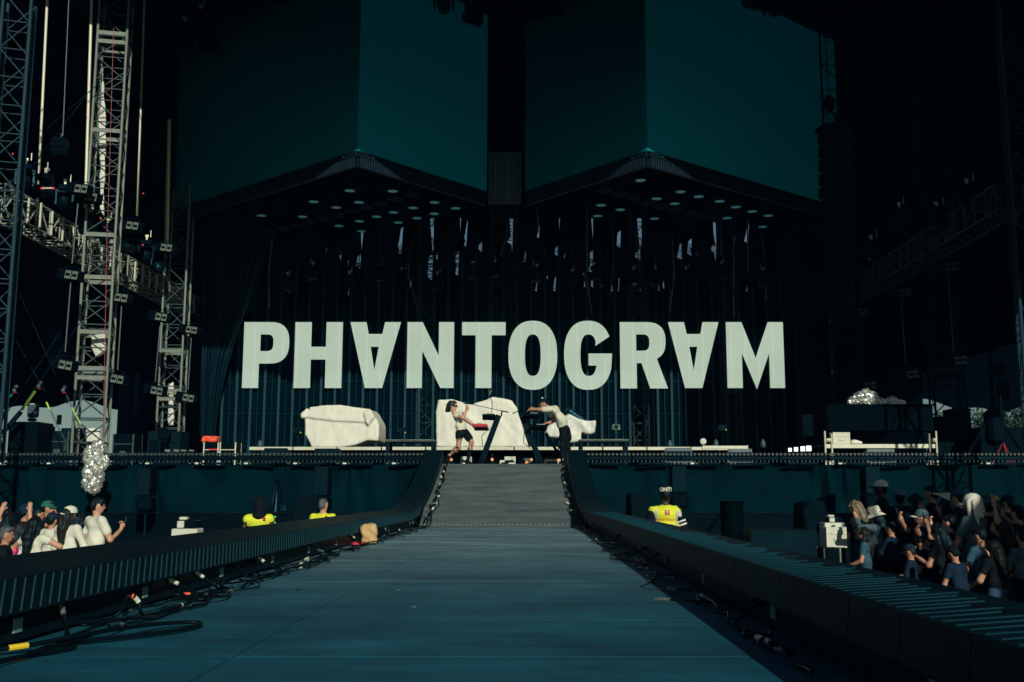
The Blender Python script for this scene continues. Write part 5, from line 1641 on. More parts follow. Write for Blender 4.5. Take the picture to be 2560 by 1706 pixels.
a = fl(300, 1560); b = fl(430, 1530)
q = [a + Vector((-0.35, -0.3, 0.02)), a + Vector((-0.05, 0.0, 0.03)), at(320, 1465, a.y + 0.02), at(345, 1480, a.y + 0.05), at(362, 1525, a.y + 0.1), b + Vector((0, 0, 0.02))]
q[2].z = FZ + 0.13; q[3].z = FZ + 0.11; q[4].z = FZ + 0.03
cable(q, "cable arching up out of the tangle with orange and white tape, near left", "arched cable", 0.010, M_CABLE, tapes=((0.5, M_ORANGE, 2), (0.58, M_LABEL, 4)))
a, b = fl(490, 1493), fl(550, 1482)
cable([a + Vector((-.6, -.35, .02)), a + Vector((-.25, -.1, .02)), a + Vector((0, 0, .02)), b + Vector((0, 0, .02))], "cable end with an orange band on the runway floor, left", "banded cable", 0.010, M_CABLE, tapes=((0.66, M_ORANGE, 2),))
a = fl(20, 1640)
cable([a + Vector((-.4, -.2, .02)), a + Vector((0, .0, .03)), a + Vector((.25, .4, .05)), a + Vector((.35, .8, .03)), a + Vector((.5, .9, .02)), a + Vector((.45, .6, .02)), a + Vector((.1, .2, .02))], "thick coiled cable with yellow tape at the bottom left", "coiled cable", 0.010, None, tapes=((0.18, M_YELLOW, 1),))
a = fl(1790, 1520)
cable([a + Vector((.5, -.5, .03)), a + Vector((.15, -.1, .03)), a + Vector((0, 0, .03)), a + Vector((-.25, .15, .03))], "cable with grey plug in the right barrier's shadow", "shadow cable", 0.007, M_CONN)
# brown paper bag
p = at_z(872, 1362, FZ)
me = sdf_mesh("paper_bag", [(0, 'b', (0, 0, 0.135), (0.105, 0.07, 0.13), 0.05)], 0.016, 0, M_BAG, lambda P: 0.012 * np.sin(P[:, 0] * 38 + P[:, 2] * 14) * np.cos(P[:, 2] * 30 - P[:, 1] * 20) + 0.03 * np.maximum(0, (P[:, 2] - 0.15)) * 1.2)
o = link("paper_bag", me, None, (bx(p.y, -1) + 0.13, p.y, FZ + 0.002), (0.05, -0.08, 0.3)); setp(o, "crumpled brown paper bag leaning on the left barrier", "bag")
me = sdf_mesh("rag", [(0, 'b', (0, 0, 0.02), (0.09, 0.05, 0.025), 0.02)], 0.014, 0, M_RED, lambda P: 0.01 * np.sin(P[:, 0] * 60))
o = link("rag", me, None, (bx(p.y, -1) + 0.03, p.y - 0.35, FZ + 0.002)); setp(o, "small red rag beside the paper bag", "rag")
for u, v, lb in ((1068, 1346, "first dark scrap left of the runway seam"), (745, 1476, "dark scrap on the near left boards"), (1000, 1478, "pale straw left of the seam"), (1040, 1520, "pale fleck in the middle of the near boards")):
    q = fl(u, v)
    o = MB().add([(-.03, 0, .001), (.0, -.012, .006), (.035, 0, .001), (0, .014, .004)], [(0, 1, 2, 3)]).build("scrap", M_LABEL if "pale" in lb else M_CABLE, None, (q.x, q.y, FZ + 0.003), (0, 0, 0.7)); setp(o, lb, "scrap")

# ================================================================== people
def V3(*a): return Vector(a)


def wrap(me, prims, k, y0=-0.6, lift=0.004, noise=None):
    """lay a flat mesh drawn in x,z on a body from behind"""
    co = np.array([v.co[:] for v in me.vertices], np.float32)
    P = np.stack([co[:, 0], np.full(len(co), y0, np.float32), co[:, 1]], 1)
    for _ in range(60):
        P[:, 1] += np.clip(field(P, prims, k, noise), 0, 0.2) * 0.8
    P[:, 1] -= lift
    for v, q in zip(me.vertices, P): v.co = q
    return me


def figure(J, outfit, res=0.02, k=0.03, base=V3(0, 0, 0), seed=0, w=1.0):
    """one continuous body from joints; returns mesh, prims"""
    up = (J['chest'] - J['pelvis']).normalized()
    rt = J['rs'] - J['ls']; rt = (rt - up * rt.dot(up)).normalized()
    fw = up.cross(rt)
    Rm = np.array([[rt.x, fw.x, up.x], [rt.y, fw.y, up.y], [rt.z, fw.z, up.z]])
    f = J['face'].normalized(); hu = J.get('hup', V3(0, 0, 1)); hr = f.cross(hu).normalized(); hu = hr.cross(f)
    Hm = np.array([[hr.x, f.x, hu.x], [hr.y, f.y, hu.y], [hr.z, f.z, hu.z]])
    HM = Matrix(((hr.x, f.x, hu.x), (hr.y, f.y, hu.y), (hr.z, f.z, hu.z)))
    H = J['head']
    hp = lambda x, y, z: tuple(H + hr * x + f * y + hu * z)
    SK, TOP, LEG, SHOE, EYE, LIP = 0, 1, 2, 3, 4, 5
    pr = []
    T = lambda p: tuple(p)
    mid = J['pelvis'] * 0.42 + J['chest'] * 0.58
    if 'waist' in J: mid = J['waist']
    pr += [(TOP, 'e', T(mid), (.168 * w, .115 * w, .22), Rm), (TOP, 'e', T(J['chest'] + up * .08), (.190 * w, .108 * w, .13), Rm), (TOP, 'e', T(J['pelvis'] + up * .13), (.165 * w, .122 * w, .14), Rm),
           (LEG, 'e', T(J['pelvis'] - up * .02), (.168 * w, .122 * w, .12), Rm)]
    sl = outfit.get('sleeve', 0.55)       # how far the sleeve reaches: 0..1 upper arm, 1..2 forearm
    for s in 'lr':
        S_, E_, W_ = J[s + 's'], J[s + 'e'], J[s + 'w']
        pr.append((TOP, 'c', T(J['chest'] + up * .12), T(S_), .07, .066))
        if sl < 1:
            m_ = S_.lerp(E_, sl)
            pr.append((TOP, 'c', T(S_), T(m_), .066, .064)); pr.append((SK, 'c', T(S_.lerp(E_, max(sl - .1, 0))), T(E_), .05, .041))
            pr.append((SK, 'c', T(E_), T(W_), .041, .028))
        else:
            pr.append((TOP, 'c', T(S_), T(E_), .066, .055)); m_ = E_.lerp(W_, sl - 1)
            pr.append((TOP, 'c', T(E_), T(m_), .054, .044))
            pr.append((SK, 'c', T(m_), T(W_), .036, .028))
        hd = (W_ - E_).normalized() if s + 'hd' not in J else J[s + 'hd'].normalized()
        pr.append((SK, 'c', T(W_ + hd * .02), T(W_ + hd * .075), .033, .034))
        sf = outfit.get('leg', (1.0, 1.0))[0 if s == 'l' else 1]     # trouser length along thigh (0..1) and shin (1..2)
        hip, kn, an = J[s + 'h'], J[s + 'k'], J[s + 'a']
        lw_ = outfit.get('baggy', 1.0)
        if sf <= 1:
            m_ = hip.lerp(kn, sf)
            pr.append((LEG, 'c', T(hip), T(m_), .096 * lw_, .088 * lw_)); pr.append((SK, 'c', T(hip.lerp(kn, sf * .8)), T(kn), .074, .055))
        else:
            pr.append((LEG, 'c', T(hip), T(kn), .096 * lw_, .070 * lw_))
        shoe = outfit.get('boot', (0.9, 0.9))[0 if s == 'l' else 1]
        m_ = kn.lerp(an, shoe)
        if sf > 1: pr.append((LEG, 'c', T(kn), T(m_), .068 * lw_, .052 * lw_))
        else:
            cf = kn.lerp(an, .35)
            pr.append((SK, 'c', T(kn), T(cf), .053, .055)); pr.append((SK, 'c', T(cf), T(m_), .055, .040))
        pr.append((SHOE, 'c', T(m_), T(an), .048, .045)); pr.append((SHOE, 'c', T(an - V3(0, 0, .03)), T(J[s + 't']), .045, .035))
    pr += [(SK, 'c', T(J['neck'] - up * .06), hp(0, -.012, -.06), .056, .052), (SK, 'e', hp(0, -.004, .015), (.076, .094, .103), Hm), (SK, 'e', hp(0, .03, -.062), (.053, .056, .052), Hm),
           (SK, 'c', hp(0, .088, .012), hp(0, .105, -.022), .010, .014), (SK, 'e', hp(.077, -.008, -.01), (.012, .022, .032), Hm), (SK, 'e', hp(-.077, -.008, -.01), (.012, .022, .032), Hm)]
    ex = MB()
    for sx in (-1, 1):
        ex.cur = EYE
        ex.lathe([(.004, -.006), (.013, 0), (.004, .006)], hp(sx * .032, .083, .012), 8)
    ex.cur = LIP
    a_, b_ = Vector(hp(-.022, .078, -.062)), Vector(hp(.022, .078, -.062)); c_ = Vector(hp(0, .088, -.06))
    ex.tube([a_, c_, b_], [.004, .008, .004], 6)
    ex.cur = SK
    for s in 'lr':
        E_, W_ = J[s + 'e'], J[s + 'w']
        hd = (W_ - E_).normalized() if s + 'hd' not in J else J[s + 'hd'].normalized()
        pn = J.get(s + 'pn', V3(0, 0, 1)); pn = (pn - hd * pn.dot(hd)).normalized()     # back of the hand
        sd = hd.cross(pn) * (1 if s == 'l' else -1)
        curl = J.get(s + 'curl', .35)
        K = W_ + hd * .085
        for i, (o_, ln) in enumerate(((.030, .066), (.010, .076), (-.010, .070), (-.028, .054))):
            p0 = K + sd * o_ - hd * .02
            d1 = (hd * math.cos(curl * .6) - pn * math.sin(curl * .6)); d2 = (hd * math.cos(curl * 1.8) - pn * math.sin(curl * 1.8)); d3 = (hd * math.cos(curl * 2.8) - pn * math.sin(curl * 2.8))
            p1 = p0 + d1 * (ln * .5 + .02); p2 = p1 + d2 * ln * .32; p3 = p2 + d3 * ln * .26
            ex.tube([p0, p1, p2, p3], [.0105, .0095, .0088, .0065], 7)
        t0 = W_ + hd * .03 + sd * .026
        ex.tube([t0, t0 + sd * .03 + hd * .025 - pn * .01, t0 + sd * .04 + hd * .055 - pn * (.015 + .02 * curl)], [.0125, .0105, .008], 7)
    rn = np.random.RandomState(seed)
    fr = rn.uniform(10, 26, (5, 3)); ph = rn.uniform(0, 6, 5)
    zl = min(J['neck'].z, H.z) - .02
    def noise(P):
        s = 0
        for i in range(5): s = s + np.sin(P @ fr[i] + ph[i] + np.sin(P[:, 2] * 9 + i))
        near = np.linalg.norm(P - np.array(H), axis=1) < .17
        return np.where(near, 0, s * .0030 * outfit.get('wrinkle', 1.0))
    mats = [outfit['skin'], outfit['top'], outfit['legs'], outfit.get('shoe', C_BLACK), M_EYE, M_LIPS]
    me = sdf_mesh("person", pr, res, k, mats, noise, True, ex)
    return me, pr, HM, noise


def hair_obj(style, m, root, H, HM, seed=0):
    rn = np.random.RandomState(seed)
    ph = rn.uniform(0, 6, 4)
    pr = []
    if style in ('short', 'buzz'):
        g_ = 0.0 if style == 'short' else -.009
        pr = [(0, 'e', (0, -.020, .030), (.086 + g_, .098 + g_, .102 + g_)), (0, 'e', (0, -.055, -.02), (.072 + g_, .058 + g_, .07))]
        if style == 'short': pr.append((0, 'e', (0, .035, .092), (.062, .055, .03)))
    elif style == 'long':
        pr = [(0, 'e', (0, -.020, .030), (.090, .101, .106)), (0, 'c', (0, -.06, 0), (0, -.10, -.22), .088, .095), (0, 'c', (0, -.10, -.22), (.01, -.11, -.42), .095, .06), (0, 'c', (.075, -.02, 0), (.09, .0, -.25), .035, .03), (0, 'c', (-.075, -.02, 0), (-.09, .0, -.25), .035, .03)]
    elif style == 'wild':
        pr = [(0, 'e', (0, -.030, .030), (.098, .105, .105)), (0, 'c', (0, -.07, 0), (0, -.12, -.10), .085, .05), (0, 'c', (.05, -.06, .0), (.08, -.10, -.12), .05, .02), (0, 'c', (-.05, -.06, .0), (-.08, -.10, -.12), .05, .02), (0, 'c', (0, .04, .10), (.0, .085, .085), .04, .015)]
    elif style == 'fringe':
        pr = [(0, 'e', (0, -.015, .030), (.090, .100, .106)), (0, 'c', (-.05, .075, .05), (.05, .075, .05), .028, .028), (0, 'c', (.08, -.01, 0), (.085, .0, -.2), .04, .035), (0, 'c', (-.08, -.01, 0), (-.085, .0, -.2), .04, .035), (0, 'c', (0, -.06, 0), (0, -.08, -.22), .085, .08)]
    amp = .0045 if style in ('wild', 'long', 'fringe') else .003
    def noise(P): return amp * (np.sin(P[:, 0] * 70 + ph[0] + 2 * np.sin(P[:, 2] * 12)) + np.sin(P[:, 1] * 85 + P[:, 0] * 40 + ph[1]) + .6 * np.sin(P[:, 2] * 50 + ph[2]))
    me = sdf_mesh("hair", pr, .013, .03, m, noise)
    o = link("hair", me, root, H, HM.to_euler())
    return o


def cap_obj(root, H, HM, m, brim=None, back=False, panel=None, name="cap", brim_len=.075):
    M_ = [m, brim or m, panel or m]
    mb = MB()
    n, L = 20, 6
    vs, fs = [], []
    for j in range(L + 1):
        t = j / L * math.pi / 2
        for i in range(n):
            a_ = 2 * math.pi * i / n
            vs.append((.101 * math.cos(t) ** .7 * math.cos(a_), -.012 + .118 * math.cos(t) ** .7 * math.sin(a_), .035 + .112 * math.sin(t)))
    o0 = len(mb.v)
    for j in range(L):
        for i in range(n):
            i2 = (i + 1) % n
            a_ = 2 * math.pi * (i + .5) / n
            mb.cur = 2 if (panel and abs(((a_ - math.pi / 2 + math.pi) % (2 * math.pi)) - math.pi) < .8) else 0
            mb.f.append((j * n + i, j * n + i2, j * n + n + i2, j * n + n + i)); mb.m.append(mb.cur)
    mb.v += vs
    mb.cur = 1
    k = 9
    vs = []
    for q, z in ((0, .042), (1, .030), (1, .024), (0, .034)):
        for i in range(k):
            a_ = R(30 + 120 * i / (k - 1))
            rr = 1 if q == 0 else 1
            x, y = .098 * math.cos(a_), -.010 + .114 * math.sin(a_)
            if q: y += brim_len * math.sin(math.pi * i / (k - 1)) ** .6; x *= .98
            vs.append((x, y, z - .014 * abs(math.cos(a_)) * 1.6))
    fs = []
    for r_ in range(4):
        for i in range(k - 1):
            fs.append((r_ * k + i, r_ * k + i + 1, ((r_ + 1) % 4) * k + i + 1, ((r_ + 1) % 4) * k + i))
    mb.add(vs, fs)
    mb.cur = 0
    mb.lathe([(.012, .146), (.010, .151), (.004, .153)], (0, -.008, 0), 8)
    o = mb.build(name, M_, root, H, (HM @ Matrix.Rotation(math.pi if back else 0, 3, 'Z')).to_euler(), True)
    return o


def bucket_obj(root, H, HM, m):
    mb = MB()
    prof = [(.02, .158), (.076, .154), (.094, .138), (.107, .05), (.111, .035), (.168, -.025), (.172, -.03), (.166, -.028), (.108, .028)]
    n = 24
    vs, fs = [], []
    for r_, h in prof:
        for i in range(n):
            a_ = 2 * math.pi * i / n
            wob = 1 + .05 * math.sin(3 * a_ + 1) * (r_ > .12)
            vs.append((r_ * math.cos(a_) * wob * .95, -.008 + r_ * 1.1 * math.sin(a_) * wob, h + .010 * math.sin(2 * a_ + .5) * (r_ > .12)))
    for j in range(len(prof) - 1):
        for i in range(n): fs.append((j * n + i, j * n + (i + 1) % n, j * n + n + (i + 1) % n, j * n + n + i))
    fs.append(tuple(range(n)))
    mb.add(vs, fs)
    return mb.build("bucket_hat", m, root, H, HM.to_euler(), True)


ARMS = {
    'down': ((.27, -.03, 1.13), (.27, .10, .90)), 'phone': ((.27, .10, 1.13), (.14, .34, 1.27)), 'up': ((.30, .14, 1.52), (.24, .22, 1.78)),
    'rail': ((.30, .06, 1.12), (.17, .36, 1.02)), 'photo': ((.26, .22, 1.42), (.09, .32, 1.60)), 'out': ((.42, .02, 1.25), (.46, .22, 1.05)), 'cross': ((.27, .12, 1.12), (-.02, .25, 1.18)), 'rest': ((.40, .10, 1.30), (.20, .30, 1.12)),
}


def person(u, v, Y, head, label, skin=0, top=C_BLACK, legs=C_BLACK, larm='down', rarm='down', yaw=0, pitch=0, hair='short', hairm=H_BLACK, hat=None, hatm=None, brim=None, panel=None, hback=False, sleeve=.55, lean=0.0, w=1.0, seed=0, group=None, long_top=None):
    """person whose head the photo shows at (u, v); head is the heading in degrees, 0 towards the stage, + to the left"""
    p = at(u, v, Y)
    s = p.z / 1.635
    root = thing("person", label, "person", (p.x, Y, 0), R(head), group)
    root.scale = (s, s, s)
    J = dict(pelvis=V3(0, 0, .95), chest=V3(0, lean * .6, 1.28), neck=V3(0, lean * .85, 1.475), head=V3(0, lean + .015, 1.635), ls=V3(-.175, lean * .75, 1.415), rs=V3(.175, lean * .75, 1.415),
             lh=V3(-.09, 0, .90), rh=V3(.09, 0, .90), lk=V3(-.10, .02, .50), rk=V3(.11, .03, .50), la=V3(-.11, -.02, .09), ra=V3(.13, .0, .09), lt=V3(-.13, .12, .035), rt=V3(.16, .13, .035))
    for sd, arm, key in ((-1, larm, 'l'), (1, rarm, 'r')):
        e, wv = ARMS[arm]
        J[key + 'e'] = V3(sd * e[0], e[1] + lean * .6, e[2]); J[key + 'w'] = V3(sd * wv[0], wv[1] + lean * .6, wv[2])
        if arm in ('up', 'photo', 'phone'): J[key + 'hd'] = V3(-sd * .15, .25, .9); J[key + 'pn'] = V3(-sd * .2, .6, -.1) if arm != 'up' else V3(0, -.8, .1)
        if arm == 'photo' or arm == 'phone': J[key + 'curl'] = .75
        if arm == 'up': J[key + 'curl'] = .1
    q = Matrix.Rotation(R(yaw), 3, 'Z') @ Matrix.Rotation(R(pitch), 3, 'X')
    J['face'] = q @ V3(0, 1, 0); J['hup'] = q @ V3(0, 0, 1)
    of = dict(skin=SKINS[skin], top=top, legs=legs, sleeve=sleeve, leg=(2, 2), baggy=1.08)
    me, pr, HM, nz = figure(J, of, .02, .03, seed=seed + int(u), w=w)
    link("body", me, root)
    H = J['head']
    if hair: hair_obj(hair, hairm, root, H, HM, int(u))
    if hat == 'cap': cap_obj(root, H, HM, hatm, brim, hback, panel)
    if hat == 'bucket': bucket_obj(root, H, HM, hatm)
    return root, J, HM, pr, nz


def phone(root, J, side, label=None):
    W_ = J[side + 'w'] + J[side + 'hd'].normalized() * .11
    mb = MB(); mb.bbox((0, 0, 0), (.074, .010, .15), .004)
    o = mb.build("phone", M_BLACKG, None, W_ + V3(0, .03, .02), (-.3, 0, 0))
    o.parent = None
    o.matrix_world = root_matrix(root) @ Matrix.Translation(W_ + V3(0, .02, .02)) @ Euler((-.3, 0, .2)).to_matrix().to_4x4()
    return setp(o, label, "phone")


def root_matrix(root):
    return Matrix.Translation(root.location) @ root.rotation_euler.to_matrix().to_4x4() @ Matrix.Diagonal((*root.scale, 1))


# ------------------------------------------------------------------ the singer
def S1(x, y, dy=0.0): return at(1080 + x / k6, 960 + y / k6, 24.25 + dy)


base = V3(S1(520, 1440).x, 24.25, DZ)
J = {n_: S1(*c) - base for n_, c in dict(pelvis=(540, 850, 0), chest=(485, 650, 0), waist=(520, 740, 0), neck=(420, 530, 0), head=(368, 400, 0), rs=(425, 565, -.13), ls=(545, 560, .15), re=(545, 605, -.27), rw=(622, 465, -.22), le=(625, 650, .2), lw=(722, 728, .12),
                                         rh=(490, 890, -.08), rk=(474, 1125, -.12), ra=(290, 1290, -.02), rt=(215, 1395, -.02), lh=(590, 870, .08), lk=(708, 1035, .02), la=(632, 1385, .02), lt=(690, 1418, -.06)).items()}
J['face'] = V3(.93, -.25, -.12); J['hup'] = V3(.18, -.05, .98)
J['rhd'] = V3(.25, -.1, 1); J['rpn'] = V3(1, -.2, 0); J['rcurl'] = .95
J['lhd'] = V3(1, -.1, -.15); J['lpn'] = V3(0, 0, 1); J['lcurl'] = .4
m_leg = mat("patterned_tights", (0.42, 0.23, 0.16), 0.5, var=0.1)
t_ = m_leg.node_tree
vo = t_.nodes.new("ShaderNodeTexVoronoi"); vo.inputs["Scale"].default_value = 14
tc = t_.nodes.new("ShaderNodeTexCoord"); t_.links.new(tc.outputs["Object"], vo.inputs["Vector"])
cr = t_.nodes.new("ShaderNodeValToRGB"); cr.color_ramp.elements[0].position = .28; cr.color_ramp.elements[1].position = .36
cr.color_ramp.elements[0].color = (.012, .01, .01, 1); cr.color_ramp.elements[1].color = (.45, .25, .17, 1)
t_.links.new(vo.outputs["Distance"], cr.inputs[0])
sepz = t_.nodes.new("ShaderNodeSeparateXYZ"); t_.links.new(tc.outputs["Object"], sepz.inputs[0])
gt = t_.nodes.new("ShaderNodeMath"); gt.operation = 'LESS_THAN'; gt.inputs[1].default_value = .80; t_.links.new(sepz.outputs[2], gt.inputs[0])
mx = t_.nodes.new("ShaderNodeMix"); mx.data_type = 'RGBA'; mx.inputs[6].default_value = (.56, .30, .20, 1)
t_.links.new(gt.outputs[0], mx.inputs[0]); t_.links.new(cr.outputs[0], mx.inputs[7])
t_.links.new(mx.outputs[2], t_.nodes["Principled BSDF"].inputs["Base Color"])
root = thing("person", "singer in white vest and black shorts leaning back, microphone raised", "person", base)
me, pr, HM, nz = figure(J, dict(skin=m_leg, top=C_CREAM, legs=C_BLACK, sleeve=.25, leg=(.62, .22), boot=(.35, .95), shoe=C_BLACK, wrinkle=1.5), .015, .028, seed=3, w=.92)
link("body", me, root)
hair_obj('wild', H_BROWN, root, J['head'], HM, 4)
sg = MB(); sg.bbox((-.034, .098, .014), (.058, .016, .036), .006).bbox((.034, .098, .014), (.058, .016, .036), .006).box((0, .102, .022), (.02, .008, .01)).box((-.07, .045, .018), (.006, .10, .012)).box((.07, .045, .018), (.006, .10, .012))
sg.build("sunglasses", M_BLACKG, root, J['head'], HM.to_euler())
MB().tube([(J['rw'] + V3(.028 * math.cos(a_), .028 * math.sin(a_), -.02)) for a_ in [i * .785 for i in range(9)]], .006, 6).build("bracelet", M_ALUL, root)
# microphone in her hand with its boom
p0, p1 = S1(562, 338, -.22), S1(705, 362, -.22)
t = thing("microphone", "black microphone held up in the singer's fist", "microphone", p0)
d = p1 - p0
MB().tube([V3(0, 0, 0), d * .05, d * .22, d * .28], [.012, .026, .026, .019], 10).build("grille", M_STEEL, t)
MB().tube([d * .28, d * .9, d], [.019, .016, .013], 10).build("handle", M_BLACKG, t)

# ------------------------------------------------------------------ the man at the keyboards
def S2(x, y, dy=0.0): return at(1280 + x / k6, 960 + y / k6, 24.35 + dy)


base = V3(S2(930, 1440).x, 24.35, DZ)
J = {n_: S2(*c) - base for n_, c in dict(pelvis=(935, 800, 0), chest=(790, 530, 0), waist=(870, 640, 0), neck=(670, 415, 0), head=(565, 365, 0), ls=(640, 455, -.15), rs=(650, 450, .16), le=(485, 455, -.21), lw=(365, 450, -.17), re=(745, 650, .22), rw=(650, 700, .12),
                                         lh=(920, 840, -.09), lk=(900, 1120, -.10), la=(915, 1400, -.10), lt=(850, 1430, -.12), rh=(960, 840, .09), rk=(985, 1110, .10), ra=(985, 1400, .12), rt=(925, 1430, .12)).items()}
J['face'] = V3(-.80, -.08, -.58); J['hup'] = V3(-.55, 0, .83)
J['lhd'] = V3(-1, 0, -.2); J['lpn'] = V3(0, 0, 1); J['lcurl'] = .45
J['rhd'] = V3(-1, 0, -.05); J['rpn'] = V3(0, 0, 1); J['rcurl'] = .45
root = thing("person", "man in cream T-shirt and black trousers bent over the right keyboards", "person", base)
me, pr, HM, nz = figure(J, dict(skin=SKINS[1], top=C_CREAM, legs=C_BLACK, sleeve=.5, leg=(2, 2), baggy=1.15, wrinkle=2.0), .015, .035, seed=9, w=1.02)
link("body", me, root)
hair_obj('short', H_BLACK, root, J['head'], HM, 6)

# ------------------------------------------------------------------ keyboards and microphone stands
def keyboard(parent_label, pts, body, label, rot=0.0, depth=0.30, wd=0.8):
    """keyboard running away from the camera; pts = near end outline centre"""
    t = thing("keyboard", label, "keyboard", pts, rot)
    MB().bbox((0, 0, 0), (depth, wd, .07), .012).build("body", body, t)
    MB().box((-.05, 0, .037), (depth * .5, wd * .92, .012)).build("key_bed", M_LABEL, t)
    kb = MB().bbox((0, 0, 0), (depth * .3, .012, .014), .002).mesh("black_key", M_BLACKG)
    for i in range(20):
        if i % 7 not in (2, 6): link("black_key", kb, t, (-.01, -wd * .44 + i * wd * .046, .050))
    for i in range(5): MB().lathe([(.012, 0), (.010, .018)], (depth * .34, -wd * .35 + i * .09, .035), 8).build("knob", M_BLACKG, t)
    return t


pA = S1(860, 758, -.35); pB = S1(1020, 585, -.35)
k1 = keyboard("", S1(862, 760, .05), M_RED, "red keyboard on the lower tier of the singer's stand", 0, .34, .75)
k2 = keyboard("", S1(1020, 585, .05), M_BLACK, "black keyboard on the upper tier of the singer's stand", 0, .30, .75)
k3_ = keyboard("", S2(355, 570, .05), M_BLACK, "black keyboard on the upper tier of the right stand", math.pi, .36, .8)
k4_ = keyboard("", S2(470, 770, .05), M_BLACK, "black keyboard on the lower tier of the right stand", math.pi, .38, .8)


def kstand(foot, top, arms, label, Sx, second=None):
    a, b = Sx(*foot), Sx(*top)
    t = thing("keyboard_stand", label, "stand", (a.x, a.y, DZ))
    o_ = V3(a.x, a.y, DZ)
    d = (b - a).normalized()
    mb = MB()
    # flat slanted column of box section
    n_ = V3(0, 1, 0); s_ = d.cross(n_).normalized()
    wv = .065
    vs = []
    for p in (a - d * .0, b):
        for x_, y_ in ((-wv, -.06), (wv, -.06), (wv, .06), (-wv, .06)): vs.append(p - o_ + s_ * x_ + n_ * y_)
    mb.add(vs, [(0, 1, 2, 3), (7, 6, 5, 4), (0, 4, 5, 1), (1, 5, 6, 2), (2, 6, 7, 3), (3, 7, 4, 0)]).build("column", M_BLACKG, t)
    for sx in (-1, 1):
        MB().tube([V3(0, 0, .12), V3(sx * .05, sx * .32, .02)], .022, 8).build("foot", M_BLACK, t)
        MB().tube([V3(0, 0, .10), V3(-.35 * (1 if b.x > a.x else -1) * -1, sx * .12, .02)], .02, 8).build("foot", M_BLACK, t)
    for (p, q) in arms:
        A, B = Sx(*p) - o_, Sx(*q) - o_
        MB().tube([A, B], .02, 8).build("arm", M_BLACK, t)
        MB().bbox(((A.x + B.x) / 2, B.y, B.z), (abs(A.x - B.x), .5, .025), .006).build("tray", M_BLACK, t)
    if second:
        MB().tube([Sx(*second[0]) - o_, Sx(*second[1]) - o_], .035, 8).build("rear_leg", M_BLACK, t)
    MB().tube([Sx(*foot) - o_ + d * .4 + s_ * .1 - n_ * .06, Sx(*foot) - o_ + d * .6 + s_ * .2 - n_ * .08, Sx(*foot) - o_ + d * .85 + s_ * .08 - n_ * .06], .009, 6).build("cable_loop", M_CABLE, t)
    return t


kstand((870, 1420, .05), (1190, 560, .05), [((1110, 640, .05), (900, 625, .05)), ((1010, 820, .05), (760, 815, .05))], "slanted black column stand carrying the singer's two keyboards", S1)
kstand((520, 1420, .05), (170, 560, .05), [((200, 600, .05), (480, 605, .05)), ((330, 800, .05), (620, 812, .05))], "slanted black column stand carrying the right two keyboards", S2, ((600, 880, .15), (860, 1300, .2)))
# boom microphones
p0, p1 = S1(700, 362, -.15), S1(1360, 508, .05)
t = thing("microphone_boom", "thin microphone boom running from the singer's hand to the stand top", "stand", p1)
MB().tube([V3(0, 0, 0), p0 - p1], .009, 6).build("rod", M_STEEL, t)
MB().tube([V3(0, 0, 0), (p0 - p1) * .18], .016, 6).build("grip", M_BLACKG, t)
MB().tube([S1(1245, 490, .05) - p1, S1(1235, 575, .05) - p1], .02, 6).build("clamp", M_BLACKG, t)
P = [S1(1062, 545, .05), S1(1070, 440, .05), S1(1075, 330, .05), S1(1045, 250, .05), S1(1022, 190, .05)]
t = thing("gooseneck_microphone", "bent gooseneck microphone above the singer's upper keyboard", "microphone", P[0])
MB().tube([p - P[0] for p in P], .009, 6).build("neck", M_BLACKG, t)
MB().tube([P[4] - P[0], S1(1035, 160, .05) - P[0], S1(1062, 120, .05) - P[0]], [.012, .018, .016], 8).build("capsule", M_ALU, t)
P = [S2(0, 535, .1), S2(110, 490, .1), S2(300, 395, .1), S2(420, 320, .1)]
t = thing("boom_microphone", "microphone on a slanted boom above the right keyboards", "microphone", P[1])
MB().tube([p - P[1] for p in P], .011, 6).build("rod", M_BLACKG, t)
MB().tube([P[3] - P[1], S2(500, 285, .1) - P[1]], .018, 8).build("handle", M_BLACKG, t)
MB().lathe([(.01, -.03), (.024, -.015), (.026, .01), (.012, .028)], tuple(S2(538, 258, .1) - P[1]), 10).build("grille", M_ALUL, t)
MB().tube([V3(0, 0, 0), S2(150, 600, .1) - P[1]], .016, 6).build("post", M_BLACKG, t)
# small lamps and boxes behind the performers' feet
for (x, y, lb) in ((S1(340, 1350, 1.2)), (S1(1070, 1350, 1.2)), (S2(340, 1350, 1.2)), (S2(262, 1400, 0.6)), (S2(838, 1360, 1.0))) and []:
    pass
for p, lb in ((S1(342, 1350, 1.0), "behind the singer's trailing foot"), (S1(1072, 1350, 1.0), "right of the singer's stand"), (S2(342, 1352, 1.0), "left of the right stand"), (S2(262, 1405, .4), "lowest, beside the right stand's foot"), (S2(838, 1362, 1.0), "left of the man's shoes")):
    t = thing("floor_lamp", "small glowing amber lamp on deck, " + lb, "lamp", (p.x, p.y, DZ))
    MB().bbox((0, .04, (p.z - DZ) / 2), (.08, .08, max(.04, p.z - DZ)), .008).build("base", M_DSTEEL, t)
    MB().lathe([(.035, 0), (.038, .012), (.02, .03)], (0, 0, p.z - DZ), 12, 'Y').build("lit_face", M_AMBER, t)
